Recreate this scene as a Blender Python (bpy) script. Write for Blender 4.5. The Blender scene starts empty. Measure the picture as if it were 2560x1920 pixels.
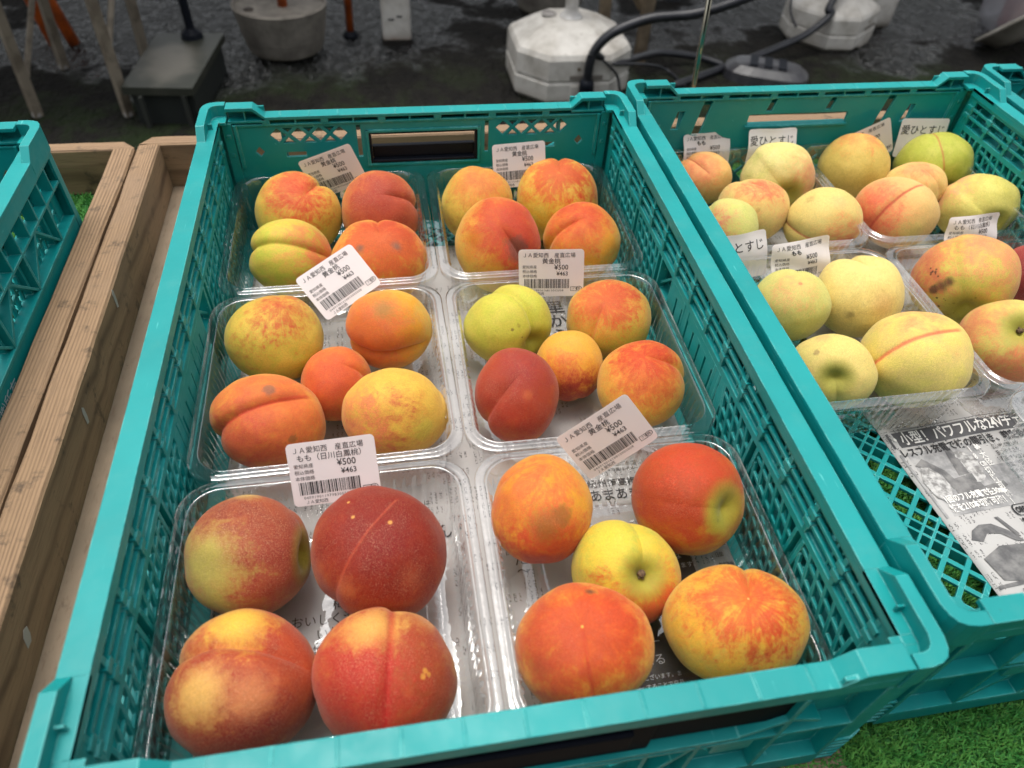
import bpy, bmesh, math, random
import numpy as np
from mathutils import Vector, Matrix, noise
from mathutils.geometry import delaunay_2d_cdt
random.seed(7)
S = bpy.context.scene
COL = S.collection
R_ = math.radians

# ------------------------------------------------------------------ camera, world, sun, exposure
W, D, H = .366, .530, .120           # crate: width, depth, height; z = 0 is the rim of the middle crate
CAMPOS = Vector((.1487, -.0878, .2987))
VX = Vector((.98581, -.16147, .04589)).normalized()
VY = Vector((.08657, .72325, .68514)).normalized()
VZ = Vector((-.14382, -.67144, .72697)).normalized()
cam = bpy.data.cameras.new('camera')
cam.sensor_width = 36; cam.lens = 1805 / 2560 * 36
cam.clip_start = .02; cam.clip_end = 200
cam.dof.use_dof = True; cam.dof.focus_distance = .50; cam.dof.aperture_fstop = 8.5
camo = bpy.data.objects.new('camera', cam); COL.objects.link(camo)
camo.matrix_world = Matrix(((VX.x, VY.x, VZ.x, CAMPOS.x), (VX.y, VY.y, VZ.y, CAMPOS.y), (VX.z, VY.z, VZ.z, CAMPOS.z), (0, 0, 0, 1)))
S.camera = camo
S.view_settings.view_transform = 'Standard'; S.view_settings.look = 'None'
S.view_settings.gamma = 1; S.view_settings.exposure = 0.43; S.view_settings.use_curve_mapping = False
w = bpy.data.worlds.new('World'); S.world = w; w.use_nodes = True
SUN_EL, SUN_AZ = R_(79), R_(-38)     # high, from beyond the crates and a little to the left; overcast
nt = w.node_tree; bg = nt.nodes['Background']
sky = nt.nodes.new('ShaderNodeTexSky'); sky.sky_type = 'NISHITA'; sky.sun_disc = False
sky.sun_elevation = SUN_EL; sky.sun_rotation = SUN_AZ
sky.air_density = 1.4; sky.dust_density = 5.0; sky.ozone_density = 1.0
hs = nt.nodes.new('ShaderNodeHueSaturation'); hs.inputs['Saturation'].default_value = .25
nt.links.new(sky.outputs[0], hs.inputs['Color']); nt.links.new(hs.outputs[0], bg.inputs[0])
bg.inputs[1].default_value = 0.17
sun = bpy.data.lights.new('sun', 'SUN'); sun.energy = 1.25; sun.angle = R_(26); sun.color = (1, .96, .90)
suno = bpy.data.objects.new('sun', sun); COL.objects.link(suno)
sd = Vector((math.sin(SUN_AZ) * math.cos(SUN_EL), math.cos(SUN_AZ) * math.cos(SUN_EL), math.sin(SUN_EL)))
suno.rotation_euler = (-sd).to_track_quat('-Z', 'Y').to_euler()
S.cycles.use_denoising = True
S.cycles.max_bounces = 10; S.cycles.diffuse_bounces = 4; S.cycles.glossy_bounces = 4
S.cycles.transparent_max_bounces = 40; S.cycles.transmission_bounces = 6
S.cycles.sample_clamp_indirect = 6

# ------------------------------------------------------------------ helpers
def lin(r, g, b):
    f = lambda c: ((c / 255 + .055) / 1.055) ** 2.4 if c / 255 > .04045 else c / 255 / 12.92
    return (f(r), f(g), f(b), 1)

def tag(o, label=None, cat=None, group=None, kind=None):
    if label: o['label'] = label
    if cat: o['category'] = cat
    if group: o['group'] = group
    if kind: o['kind'] = kind
    return o

def empty(name, loc=(0, 0, 0), rz=0, label=None, cat=None, group=None):
    o = bpy.data.objects.new(name, None); COL.objects.link(o)
    o.location = loc; o.rotation_euler = (0, 0, rz); o.empty_display_size = .02
    return tag(o, label, cat, group)

class MB:
    """collects pieces of one part, then links them as one mesh object"""
    def __init__(s, fn=None): s.v = []; s.f = []; s.fn = fn
    def add(s, vs, fs):
        n = len(s.v)
        s.v += [tuple(s.fn(*p)) if s.fn else tuple(p) for p in vs]
        s.f += [[i + n for i in f] for f in fs]
    def box(s, x0, x1, y0, y1, z0, z1):
        s.add([(x0, y0, z0), (x1, y0, z0), (x1, y1, z0), (x0, y1, z0), (x0, y0, z1), (x1, y0, z1), (x1, y1, z1), (x0, y1, z1)],
              [(0, 3, 2, 1), (4, 5, 6, 7), (0, 1, 5, 4), (1, 2, 6, 5), (2, 3, 7, 6), (3, 0, 4, 7)])
    def bar(s, p, q, wd, t0, t1):
        """bar in the first two coordinates from p to q, width wd, third coordinate t0..t1"""
        p = Vector(p); q = Vector(q); d = (q - p).normalized(); n = Vector((-d.y, d.x)) * wd / 2
        c = [p - n, q - n, q + n, p + n]
        s.add([(a.x, a.y, t0) for a in c] + [(a.x, a.y, t1) for a in c],
              [(0, 3, 2, 1), (4, 5, 6, 7), (0, 1, 5, 4), (1, 2, 6, 5), (2, 3, 7, 6), (3, 0, 4, 7)])
    def prism(s, poly, t0, t1, tops=None):
        n = len(poly)
        s.add([(x, y, t0) for x, y in poly] + [(x, y, (tops[i] if tops else t1)) for i, (x, y) in enumerate(poly)],
              [list(range(n))[::-1], list(range(n, 2 * n))] + [(i, (i + 1) % n, n + (i + 1) % n, n + i) for i in range(n)])
    def plate(s, outer, holes, t0, t1):
        """plate with holes in the first two coordinates"""
        pts = []; edges = []
        for lp in [outer] + holes:
            n = len(pts); pts += [Vector(p) for p in lp]
            edges += [(n + i, n + (i + 1) % len(lp)) for i in range(len(lp))]
        v, e, f, ov, oe, of = delaunay_2d_cdt(pts, edges, [], 0, 1e-7)
        def inside(p, lp):
            r = False; j = len(lp) - 1
            for i in range(len(lp)):
                a, b = lp[i], lp[j]
                if (a[1] > p[1]) != (b[1] > p[1]) and p[0] < (b[0] - a[0]) * (p[1] - a[1]) / (b[1] - a[1]) + a[0]: r = not r
                j = i
            return r
        keep = []
        for t in f:
            c = sum((v[i] for i in t), Vector((0, 0))) / len(t)
            if inside(c, outer) and not any(inside(c, h) for h in holes): keep.append(list(t))
        n = len(v); cnt = {}
        for t in keep:
            for i in range(len(t)):
                a, b = t[i], t[(i + 1) % len(t)]; cnt[(a, b)] = 1
        side = [(b, a, a + n, b + n) for (a, b) in cnt if (b, a) not in cnt]
        s.add([(p.x, p.y, t0) for p in v] + [(p.x, p.y, t1) for p in v],
              [t[::-1] for t in keep] + [[i + n for i in t] for t in keep] + side)
    def tube(s, pts, r, n=10, cap=True):
        pts = [Vector(p) for p in pts]; m = len(pts); base = []
        up = Vector((0, 0, 1)); vs = []
        for i, p in enumerate(pts):
            d = (pts[min(i + 1, m - 1)] - pts[max(i - 1, 0)]).normalized()
            a = d.cross(up if abs(d.z) < .95 else Vector((1, 0, 0))).normalized(); b = d.cross(a)
            rr = r[i] if isinstance(r, (list, tuple)) else r
            vs += [p + (a * math.cos(t) + b * math.sin(t)) * rr for t in [2 * math.pi * k / n for k in range(n)]]
        fs = [(i * n + k, i * n + (k + 1) % n, (i + 1) * n + (k + 1) % n, (i + 1) * n + k) for i in range(m - 1) for k in range(n)]
        if cap: fs += [list(range(n))[::-1], list(range((m - 1) * n, m * n))]
        s.add(vs, fs)
    def lathe(s, prof, c=(0, 0, 0), n=40, sx=1, sy=1, ex=2.0):
        vs = []
        for r, z in prof:
            for k in range(n):
                t = 2 * math.pi * k / n; ct, st = math.cos(t), math.sin(t)
                q = (abs(ct) ** ex + abs(st) ** ex) ** (-1 / ex) if ex != 2 else 1
                vs.append((c[0] + r * ct * q * sx, c[1] + r * st * q * sy, c[2] + z))
        m = len(prof)
        fs = [(i * n + k, i * n + (k + 1) % n, (i + 1) * n + (k + 1) % n, (i + 1) * n + k) for i in range(m - 1) for k in range(n)]
        fs += [list(range(n))[::-1], list(range((m - 1) * n, m * n))]
        s.add(vs, fs)
    def mesh(s, name, mat, smooth=False, recalc=True):
        me = bpy.data.meshes.new(name); me.from_pydata(s.v, [], s.f)
        if recalc:
            bm = bmesh.new(); bm.from_mesh(me); bmesh.ops.recalc_face_normals(bm, faces=bm.faces); bm.to_mesh(me); bm.free()
        if mat: me.materials.append(mat)
        if smooth: me.shade_smooth()
        me.update(); return me
    def build(s, name, mat, parent=None, smooth=False, recalc=True, bevel=0):
        o = bpy.data.objects.new(name, s.mesh(name, mat, smooth, recalc)); COL.objects.link(o)
        if parent: o.parent = parent
        if bevel:
            m = o.modifiers.new('bevel', 'BEVEL'); m.width = bevel; m.segments = 2; m.limit_method = 'ANGLE'
        return o

def copy_tree(o, parent=None):
    c = o.copy(); COL.objects.link(c)
    if parent: c.parent = parent
    for ch in list(o.children): copy_tree(ch, c)
    return c

# ------------------------------------------------------------------ materials
class NT:
    def __init__(s, name):
        s.m = bpy.data.materials.new(name); s.m.use_nodes = True; s.t = s.m.node_tree
        s.b = s.t.nodes['Principled BSDF']; s.out = s.t.nodes['Material Output']
    def n(s, ty, **kw):
        nd = s.t.nodes.new('ShaderNode' + ty)
        for k, v in kw.items():
            setattr(nd, k, v)
        return nd
    def link(s, a, b): s.t.links.new(a, b)
    def put(s, sock, v):
        if hasattr(v, 'default_value') or hasattr(v, 'is_linked'): s.link(v, sock)
        else: sock.default_value = v
    def math(s, op, a, b=0, c=None, clamp=False):
        nd = s.n('Math', operation=op, use_clamp=clamp); s.put(nd.inputs[0], a); s.put(nd.inputs[1], b)
        if c is not None: s.put(nd.inputs[2], c)
        return nd.outputs[0]
    def vmath(s, op, a, b=(0, 0, 0)):
        nd = s.n('VectorMath', operation=op); s.put(nd.inputs[0], a)
        if op == 'SCALE': s.put(nd.inputs[3], b)
        else: s.put(nd.inputs[1], b)
        return nd.outputs['Value'] if op in ('DOT_PRODUCT', 'LENGTH', 'DISTANCE') else nd.outputs[0]
    def noise(s, vec, scale, detail=3, rough=.5, dist=0):
        nd = s.n('TexNoise'); s.link(vec, nd.inputs['Vector']) if vec else None
        nd.inputs['Scale'].default_value = scale; nd.inputs['Detail'].default_value = detail
        nd.inputs['Roughness'].default_value = rough; nd.inputs['Distortion'].default_value = dist
        return nd.outputs['Fac']
    def step(s, v, a, b, lo=0., hi=1.):
        nd = s.n('MapRange', interpolation_type='SMOOTHSTEP'); s.put(nd.inputs[0], v)
        s.put(nd.inputs[1], a); s.put(nd.inputs[2], b); nd.inputs[3].default_value = lo; nd.inputs[4].default_value = hi
        return nd.outputs[0]
    def mix(s, f, a, b, mode='MIX'):
        nd = s.n('Mix', data_type='RGBA', blend_type=mode); s.put(nd.inputs[0], f); s.put(nd.inputs[6], a); s.put(nd.inputs[7], b)
        return nd.outputs[2]
    def co(s, kind='Object'): return s.n('TexCoord').outputs[kind]
    def map(s, vec, scale=(1, 1, 1), loc=(0, 0, 0), rot=(0, 0, 0)):
        nd = s.n('Mapping'); s.link(vec, nd.inputs[0]); nd.inputs['Location'].default_value = loc
        nd.inputs['Scale'].default_value = scale; nd.inputs['Rotation'].default_value = rot; return nd.outputs[0]
    def base(s, c): s.put(s.b.inputs['Base Color'], c)
    def rough(s, c): s.put(s.b.inputs['Roughness'], c)
    def bump(s, h, strength=.3, dist=.001, normal=None):
        nd = s.n('Bump'); s.link(h, nd.inputs['Height']); nd.inputs['Strength'].default_value = strength; nd.inputs['Distance'].default_value = dist
        if normal: s.link(normal, nd.inputs['Normal'])
        s.link(nd.outputs[0], s.b.inputs['Normal']); return nd.outputs[0]

def m_crate():
    t = NT('teal_plastic'); c = t.co()
    a = t.noise(c, 9, 4); b = t.noise(c, 60, 4, .6)
    sc = t.noise(t.map(c, (300, 25, 300), rot=(0, 0, .3)), 1, 2)
    col = t.mix(t.step(a, .35, .7), lin(2, 130, 129), lin(9, 143, 142))
    scr = t.math('MULTIPLY', t.step(sc, .66, .76), t.step(b, .5, .66))
    col = t.mix(t.math('MULTIPLY', scr, .7), col, lin(110, 205, 200))
    col = t.mix(t.math('MULTIPLY', t.step(t.noise(c, 130, 3, .7), .68, .78), .35), col, lin(60, 80, 70))
    t.base(col); t.rough(t.step(b, .3, .7, .38, .54)); t.b.inputs['Specular IOR Level'].default_value = .38
    t.b.inputs['Subsurface Weight'].default_value = .0
    bv = t.n('Bevel', samples=4); bv.inputs['Radius'].default_value = .0010
    ed = t.vmath('DOT_PRODUCT', bv.outputs[0], t.n('NewGeometry').outputs['Normal'])
    wear = t.math('MULTIPLY', t.step(ed, .985, .90), t.step(t.noise(c, 42, 4, .7), .42, .62))
    dust = t.math('MULTIPLY', t.step(t.noise(c, 26, 5, .7), .50, .72), .12)
    col = t.mix(dust, col, lin(96, 150, 140)); col = t.mix(t.math('MULTIPLY', wear, .8), col, lin(120, 206, 200)); t.base(col)
    t.bump(t.noise(c, 90, 3), .12, .002, bv.outputs[0])
    return t.m

def m_simple(name, col, rough=.5, col2=None, scale=30, bump=0, bscale=200, metal=0, spec=.5, thr=(.4, .65)):
    t = NT(name); c = t.co()
    if col2: t.base(t.mix(t.step(t.noise(c, scale, 5, .6), *thr), col, col2))
    else: t.base(col)
    t.rough(rough); t.b.inputs['Metallic'].default_value = metal; t.b.inputs['Specular IOR Level'].default_value = spec
    if bump: t.bump(t.noise(c, bscale, 4, .6), bump, .002)
    return t.m

def m_wood(name, axis, light=lin(150, 122, 92), dark=lin(92, 70, 50), stain=lin(60, 50, 40), rings=330, cut=False):
    """grain runs along the given axis"""
    t = NT(name); c = t.co()
    sc = [1, 1, 1]; sc[axis] = .05
    oi = t.n('ObjectInfo').outputs['Random']
    v = t.vmath('ADD', c, t.vmath('SCALE', (1, .7, .4), oi))
    v2 = t.map(v, tuple(sc))
    warp = t.vmath('SCALE', t.n('TexNoise').outputs['Color'], .0)
    nz = t.n('TexNoise'); t.link(t.map(v, tuple(q * 1.0 for q in sc)), nz.inputs['Vector']); nz.inputs['Scale'].default_value = 14
    vv = t.vmath('ADD', v2, t.vmath('SCALE', nz.outputs['Color'], .030))
    wv = t.n('TexWave', wave_type='BANDS', bands_direction='X' if axis != 0 else 'Y'); t.link(vv, wv.inputs['Vector'])
    wv.inputs['Scale'].default_value = rings * .33; wv.inputs['Distortion'].default_value = 1.2; wv.inputs['Detail'].default_value = 3; wv.inputs['Detail Scale'].default_value = .8
    ring = t.math('MULTIPLY', t.math('POWER', wv.outputs['Fac'], 2.6), t.step(t.noise(v2, 60, 3), .3, .7, .35, 1.))
    fine = t.noise(v2, 900, 4, .6)
    col = t.mix(t.math('MULTIPLY', ring, .95), light, dark)
    col = t.mix(t.step(fine, .45, .75, 0, .45), col, dark)
    big = t.noise(v, 11, 5, .62); spot = t.noise(v, 42, 5, .7)
    col = t.mix(t.math('MULTIPLY', t.step(big, .47, .66), .6), col, lin(136, 112, 88))
    col = t.mix(t.math('MULTIPLY', t.step(spot, .55, .70), .75), col, stain)
    t.base(col); t.rough(.78)
    t.bump(t.math('ADD', t.math('MULTIPLY', wv.outputs['Fac'], .5), fine), .5, .0008)
    return t.m

def m_ply():
    t = NT('plywood'); c = t.co()
    v = t.map(c, (60, 14, 60))
    col = t.mix(t.step(t.noise(c, 9, 5, .6), .35, .7), lin(136, 119, 98), lin(110, 97, 80))
    col = t.mix(t.step(t.noise(v, 5, 4, .7), .5, .75, 0, .6), col, lin(98, 78, 60))
    col = t.mix(t.step(t.noise(c, 55, 5, .7), .62, .74, 0, .7), col, lin(80, 66, 52))
    t.base(col); t.rough(.8); t.bump(t.noise(v, 8, 3), .4, .0008); return t.m

def m_pet():
    t = NT('clear_plastic')
    tr = t.n('BsdfTransparent'); tr.inputs[0].default_value = (.985, .988, .987, 1)
    gl = t.n('BsdfGlossy'); gl.inputs['Roughness'].default_value = .025; gl.inputs['Color'].default_value = (1, 1, 1, 1)
    df = t.n('BsdfDiffuse'); df.inputs[0].default_value = (.8, .82, .82, 1)
    nz = t.noise(t.co(), 45, 3, .5); bp = t.n('Bump'); t.link(nz, bp.inputs['Height']); bp.inputs['Strength'].default_value = .3; bp.inputs['Distance'].default_value = .003
    t.link(bp.outputs[0], gl.inputs['Normal'])
    # the same mirror strength from either side of the thin sheet (two surfaces)
    cs = t.math('ABSOLUTE', t.vmath('DOT_PRODUCT', bp.outputs[0], t.n('NewGeometry').outputs['Incoming']))
    fres = t.math('ADD', .085, t.math('MULTIPLY', t.math('POWER', t.math('SUBTRACT', 1., cs), 4.), .9))
    m0 = t.n('MixShader'); m0.inputs[0].default_value = .014; t.link(tr.outputs[0], m0.inputs[1]); t.link(df.outputs[0], m0.inputs[2])
    m1 = t.n('MixShader'); t.link(t.math('MULTIPLY', fres, 1.45, clamp=True), m1.inputs[0]); t.link(m0.outputs[0], m1.inputs[1]); t.link(gl.outputs[0], m1.inputs[2])
    t.link(m1.outputs[0], t.out.inputs[0]); return t.m

def m_news():
    t = NT('newsprint'); c = t.co()
    pg = t.noise(c, 14, 3)
    col = t.mix(pg, lin(164, 162, 159), lin(184, 181, 178))
    # columns of very small print: rows of broken dark marks inside blocks
    sx = t.n('SeparateXYZ'); t.link(c, sx.inputs[0])
    fx = t.math('FRACT', t.math('MULTIPLY', sx.outputs[0], 1 / .0034)); inrow = t.step(t.math('ABSOLUTE', t.math('SUBTRACT', fx, .5)), .22, .30, 1, 0)
    marks = t.step(t.noise(t.map(c, (980, 980, 0)), 1, 2, .6), .50, .56)
    blk = t.n('TexVoronoi', distance='CHEBYCHEV'); t.link(t.map(c, (19, 27, 0)), blk.inputs['Vector']); blk.inputs['Randomness'].default_value = .55
    on = t.step(t.n('SeparateColor').outputs[0], .0, .1)
    sp = t.n('SeparateColor'); t.link(blk.outputs['Color'], sp.inputs[0])
    on = t.step(sp.outputs[0], .30, .32); edge = t.step(blk.outputs['Distance'], .36, .38, 1, 0)
    f = t.math('MULTIPLY', t.math('MULTIPLY', inrow, marks), t.math('MULTIPLY', on, edge))
    col = t.mix(t.math('MULTIPLY', f, .9), col, lin(60, 58, 60))
    # a few printed photographs / grey panels
    pf = t.math('MULTIPLY', t.step(sp.outputs[1], .80, .82), edge)
    pic = t.mix(t.step(t.noise(c, 160, 5, .7), .35, .65), lin(70, 70, 72), lin(165, 163, 160))
    col = t.mix(t.math('MULTIPLY', pf, .0), col, pic)
    t.base(col); t.rough(.85); t.bump(t.noise(c, 26, 3, .5), .5, .004); return t.m

def m_peach(name, sp):
    t = NT(name); c = t.co()
    n = t.vmath('NORMALIZE', c); s = t.n('SeparateXYZ'); t.link(n, s.inputs[0]); X, Y, Z = s.outputs
    rho = t.math('MAXIMUM', t.math('SQRT', t.math('ADD', t.math('MULTIPLY', X, X), t.math('MULTIPLY', Y, Y))), .08)
    cb = t.n('CombineXYZ'); t.link(t.math('DIVIDE', X, rho), cb.inputs[0]); t.link(t.math('DIVIDE', Y, rho), cb.inputs[1]); t.link(t.math('MULTIPLY', Z, .95), cb.inputs[2])
    sd = sp['seed'] * 3.17
    mer = t.vmath('ADD', cb.outputs[0], (sd, sd * .7, 0)); iso = t.vmath('ADD', n, (sd * .6, 0, sd))
    st = t.math('SUBTRACT', t.noise(mer, 4.6, 7, .74, .5), .5)
    st2 = t.math('SUBTRACT', t.noise(iso, 2.6, 6, .68, .5), .5)
    fine = t.math('ADD', t.math('SUBTRACT', t.noise(iso, 11, 6, .78), .5), t.math('MULTIPLY', t.math('SUBTRACT', t.noise(mer, 16, 5, .75, .3), .5), .8))
    pore = t.noise(iso, 75, 2, .6)
    col = t.mix(t.step(st2, -.14, .16), sp['base'], sp['base2'])
    # skin mottling
    col = t.mix(t.step(fine, .0, .22, 0, .45), col, sp['mottle'])
    stip = t.math('SUBTRACT', t.noise(iso, 58, 3, .7), .5); grain = t.math('SUBTRACT', t.noise(mer, 30, 4, .7, .4), .5)
    for (d, thr, soft, streak, pc, amt) in sp['patches']:
        soft = max(soft, .19)
        v = t.vmath('DOT_PRODUCT', n, d)
        v = t.math('ADD', v, t.math('MULTIPLY', st, streak * 1.55)); v = t.math('ADD', v, t.math('MULTIPLY', st2, 1.25)); v = t.math('ADD', v, t.math('MULTIPLY', fine, .85))
        v = t.math('ADD', v, t.math('MULTIPLY', stip, .34)); v = t.math('ADD', v, t.math('MULTIPLY', grain, .42))
        wash = t.step(v, thr - soft * 2.2, thr + soft * 1.6, 0, amt * .50)
        col = t.mix(wash, col, (min(1, pc[0] * .66 + .26), pc[1] * .85 + .10, pc[2] * .7 + .02, 1))
        thr += sp['off']; f = t.step(v, thr - soft * 1.1, thr + soft * 1.3, 0, amt * .88)
        col = t.mix(f, col, pc)
        # deeper colour in the heart of the blush
        deep = t.step(v, thr + soft * .6, thr + soft * 1.8 + .25, 0, .8 * amt)
        col = t.mix(deep, col, (pc[0] * .66, pc[1] * .50, pc[2] * .60, 1))
    for (d, size, bc, amt, rough) in sp['marks']:
        q = t.math('ADD', t.math('MULTIPLY', st2, 1.5 if rough > .02 else .2), t.math('MULTIPLY', fine, 1.1 if rough > .02 else .3)); v = t.math('MULTIPLY', t.vmath('DISTANCE', n, d), t.math('ADD', 1., q))
        col = t.mix(t.step(v, size * (.5 if rough <= .06 else .12), size * 1.08, amt * .9, 0), col, bc)
    if sp['line'][1] > 0:
        lw = t.math('ADD', t.math('ABSOLUTE', t.math('ADD', Y, t.math('MULTIPLY', st2, .05))), t.math('MULTIPLY', fine, .03))
        f = t.math('MULTIPLY', t.step(lw, .012, sp['line'][2], 1, 0), t.step(X, -.02, .15)); f = t.math('MULTIPLY', f, t.step(Z, -.93, -.75)); f = t.math('MULTIPLY', f, sp['line'][1] * .75)
        col = t.mix(f, col, sp['line'][0])
    # pale pores / fuzz and tiny dark specks
    col = t.mix(t.math('MULTIPLY', t.step(pore, .50, .68, 0, sp['pale'] * 1.1), t.step(st2, -.12, .14, .35, 1.)), col, lin(236, 200, 165)); col = t.mix(t.step(t.noise(iso, 140, 2, .6), .50, .66, 0, .26), col, (0, 0, 0, 1))
    col = t.mix(t.step(t.noise(iso, 38, 2, .5), .745, .77, 0, sp['specks']), col, lin(90, 55, 30))
    # stem cavity: greener
    col = t.mix(t.step(Z, -.80, -.985, 0, .85), col, sp['cavity'])
    hv = t.n('HueSaturation'); hv.inputs['Saturation'].default_value = 1.02; t.link(t.math('ADD', .92, t.math('ADD', t.math('MULTIPLY', grain, .55), t.math('ADD', t.math('MULTIPLY', stip, .45), t.math('MULTIPLY', fine, .42)))), hv.inputs['Value']); t.link(col, hv.inputs['Color']); t.base(t.mix(1., hv.outputs[0], sp['tint'], 'MULTIPLY')); t.rough(.60); t.b.inputs['Specular IOR Level'].default_value = .30
    t.b.inputs['Subsurface Weight'].default_value = .12; t.b.inputs['Subsurface Radius'].default_value = (1, .45, .2); t.b.inputs['Subsurface Scale'].default_value = .004
    t.b.inputs['Sheen Weight'].default_value = .13; t.b.inputs['Sheen Roughness'].default_value = .38; t.b.inputs['Sheen Tint'].default_value = (1, .9, .8, 1)
    t.bump(t.math('ADD', t.math('MULTIPLY', fine, .8), pore), .35, .0012)
    return t.m

TEAL = m_crate()
BLACK = m_simple('black_plastic', lin(22, 25, 32), .5, spec=.12)
GRIP_RECESS = m_simple('grip_and_recess_shade', lin(13, 16, 24), .6, spec=.04)
PET = m_pet()
NEWS = m_news()
INK = m_simple('black_ink', lin(38, 36, 38), .7)
GREYINK = m_simple('grey_ink', lin(92, 90, 92), .8, lin(120, 118, 118), 300)
PALEINK = m_simple('pale_print', lin(222, 219, 214), .8)
MIDINK = m_simple('mid_grey_print', lin(126, 125, 125), .8, lin(168, 166, 164), 90, thr=(.35, .7))
DARKPIC = m_simple('dark_photo_print', lin(84, 83, 84), .8, lin(132, 130, 128), 90, thr=(.3, .7))
def m_label():
    t = NT('label_paper'); t.base(lin(248, 244, 244)); t.rough(.42)
    tl = t.n('BsdfTranslucent'); tl.inputs[0].default_value = lin(240, 232, 228)
    m = t.n('MixShader'); m.inputs[0].default_value = .5; t.link(t.b.outputs[0], m.inputs[1]); t.link(tl.outputs[0], m.inputs[2]); t.link(m.outputs[0], t.out.inputs[0]); return t.m
LABEL = m_label()
WOODY = m_wood('wood_grain_along', 1)
WOODX = m_wood('wood_grain_across', 0)
PLY = m_ply()

# ------------------------------------------------------------------ crates
def rounded(x0, x1, y0, y1, r, n=3):
    P = []
    for cx, cy, a in ((x1 - r, y0 + r, -90), (x1 - r, y1 - r, 0), (x0 + r, y1 - r, 90), (x0 + r, y0 + r, 180)):
        for k in range(n + 1):
            t = R_(a + 90 * k / n); P.append((cx + r * math.cos(t), cy + r * math.sin(t)))
    return P

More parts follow.
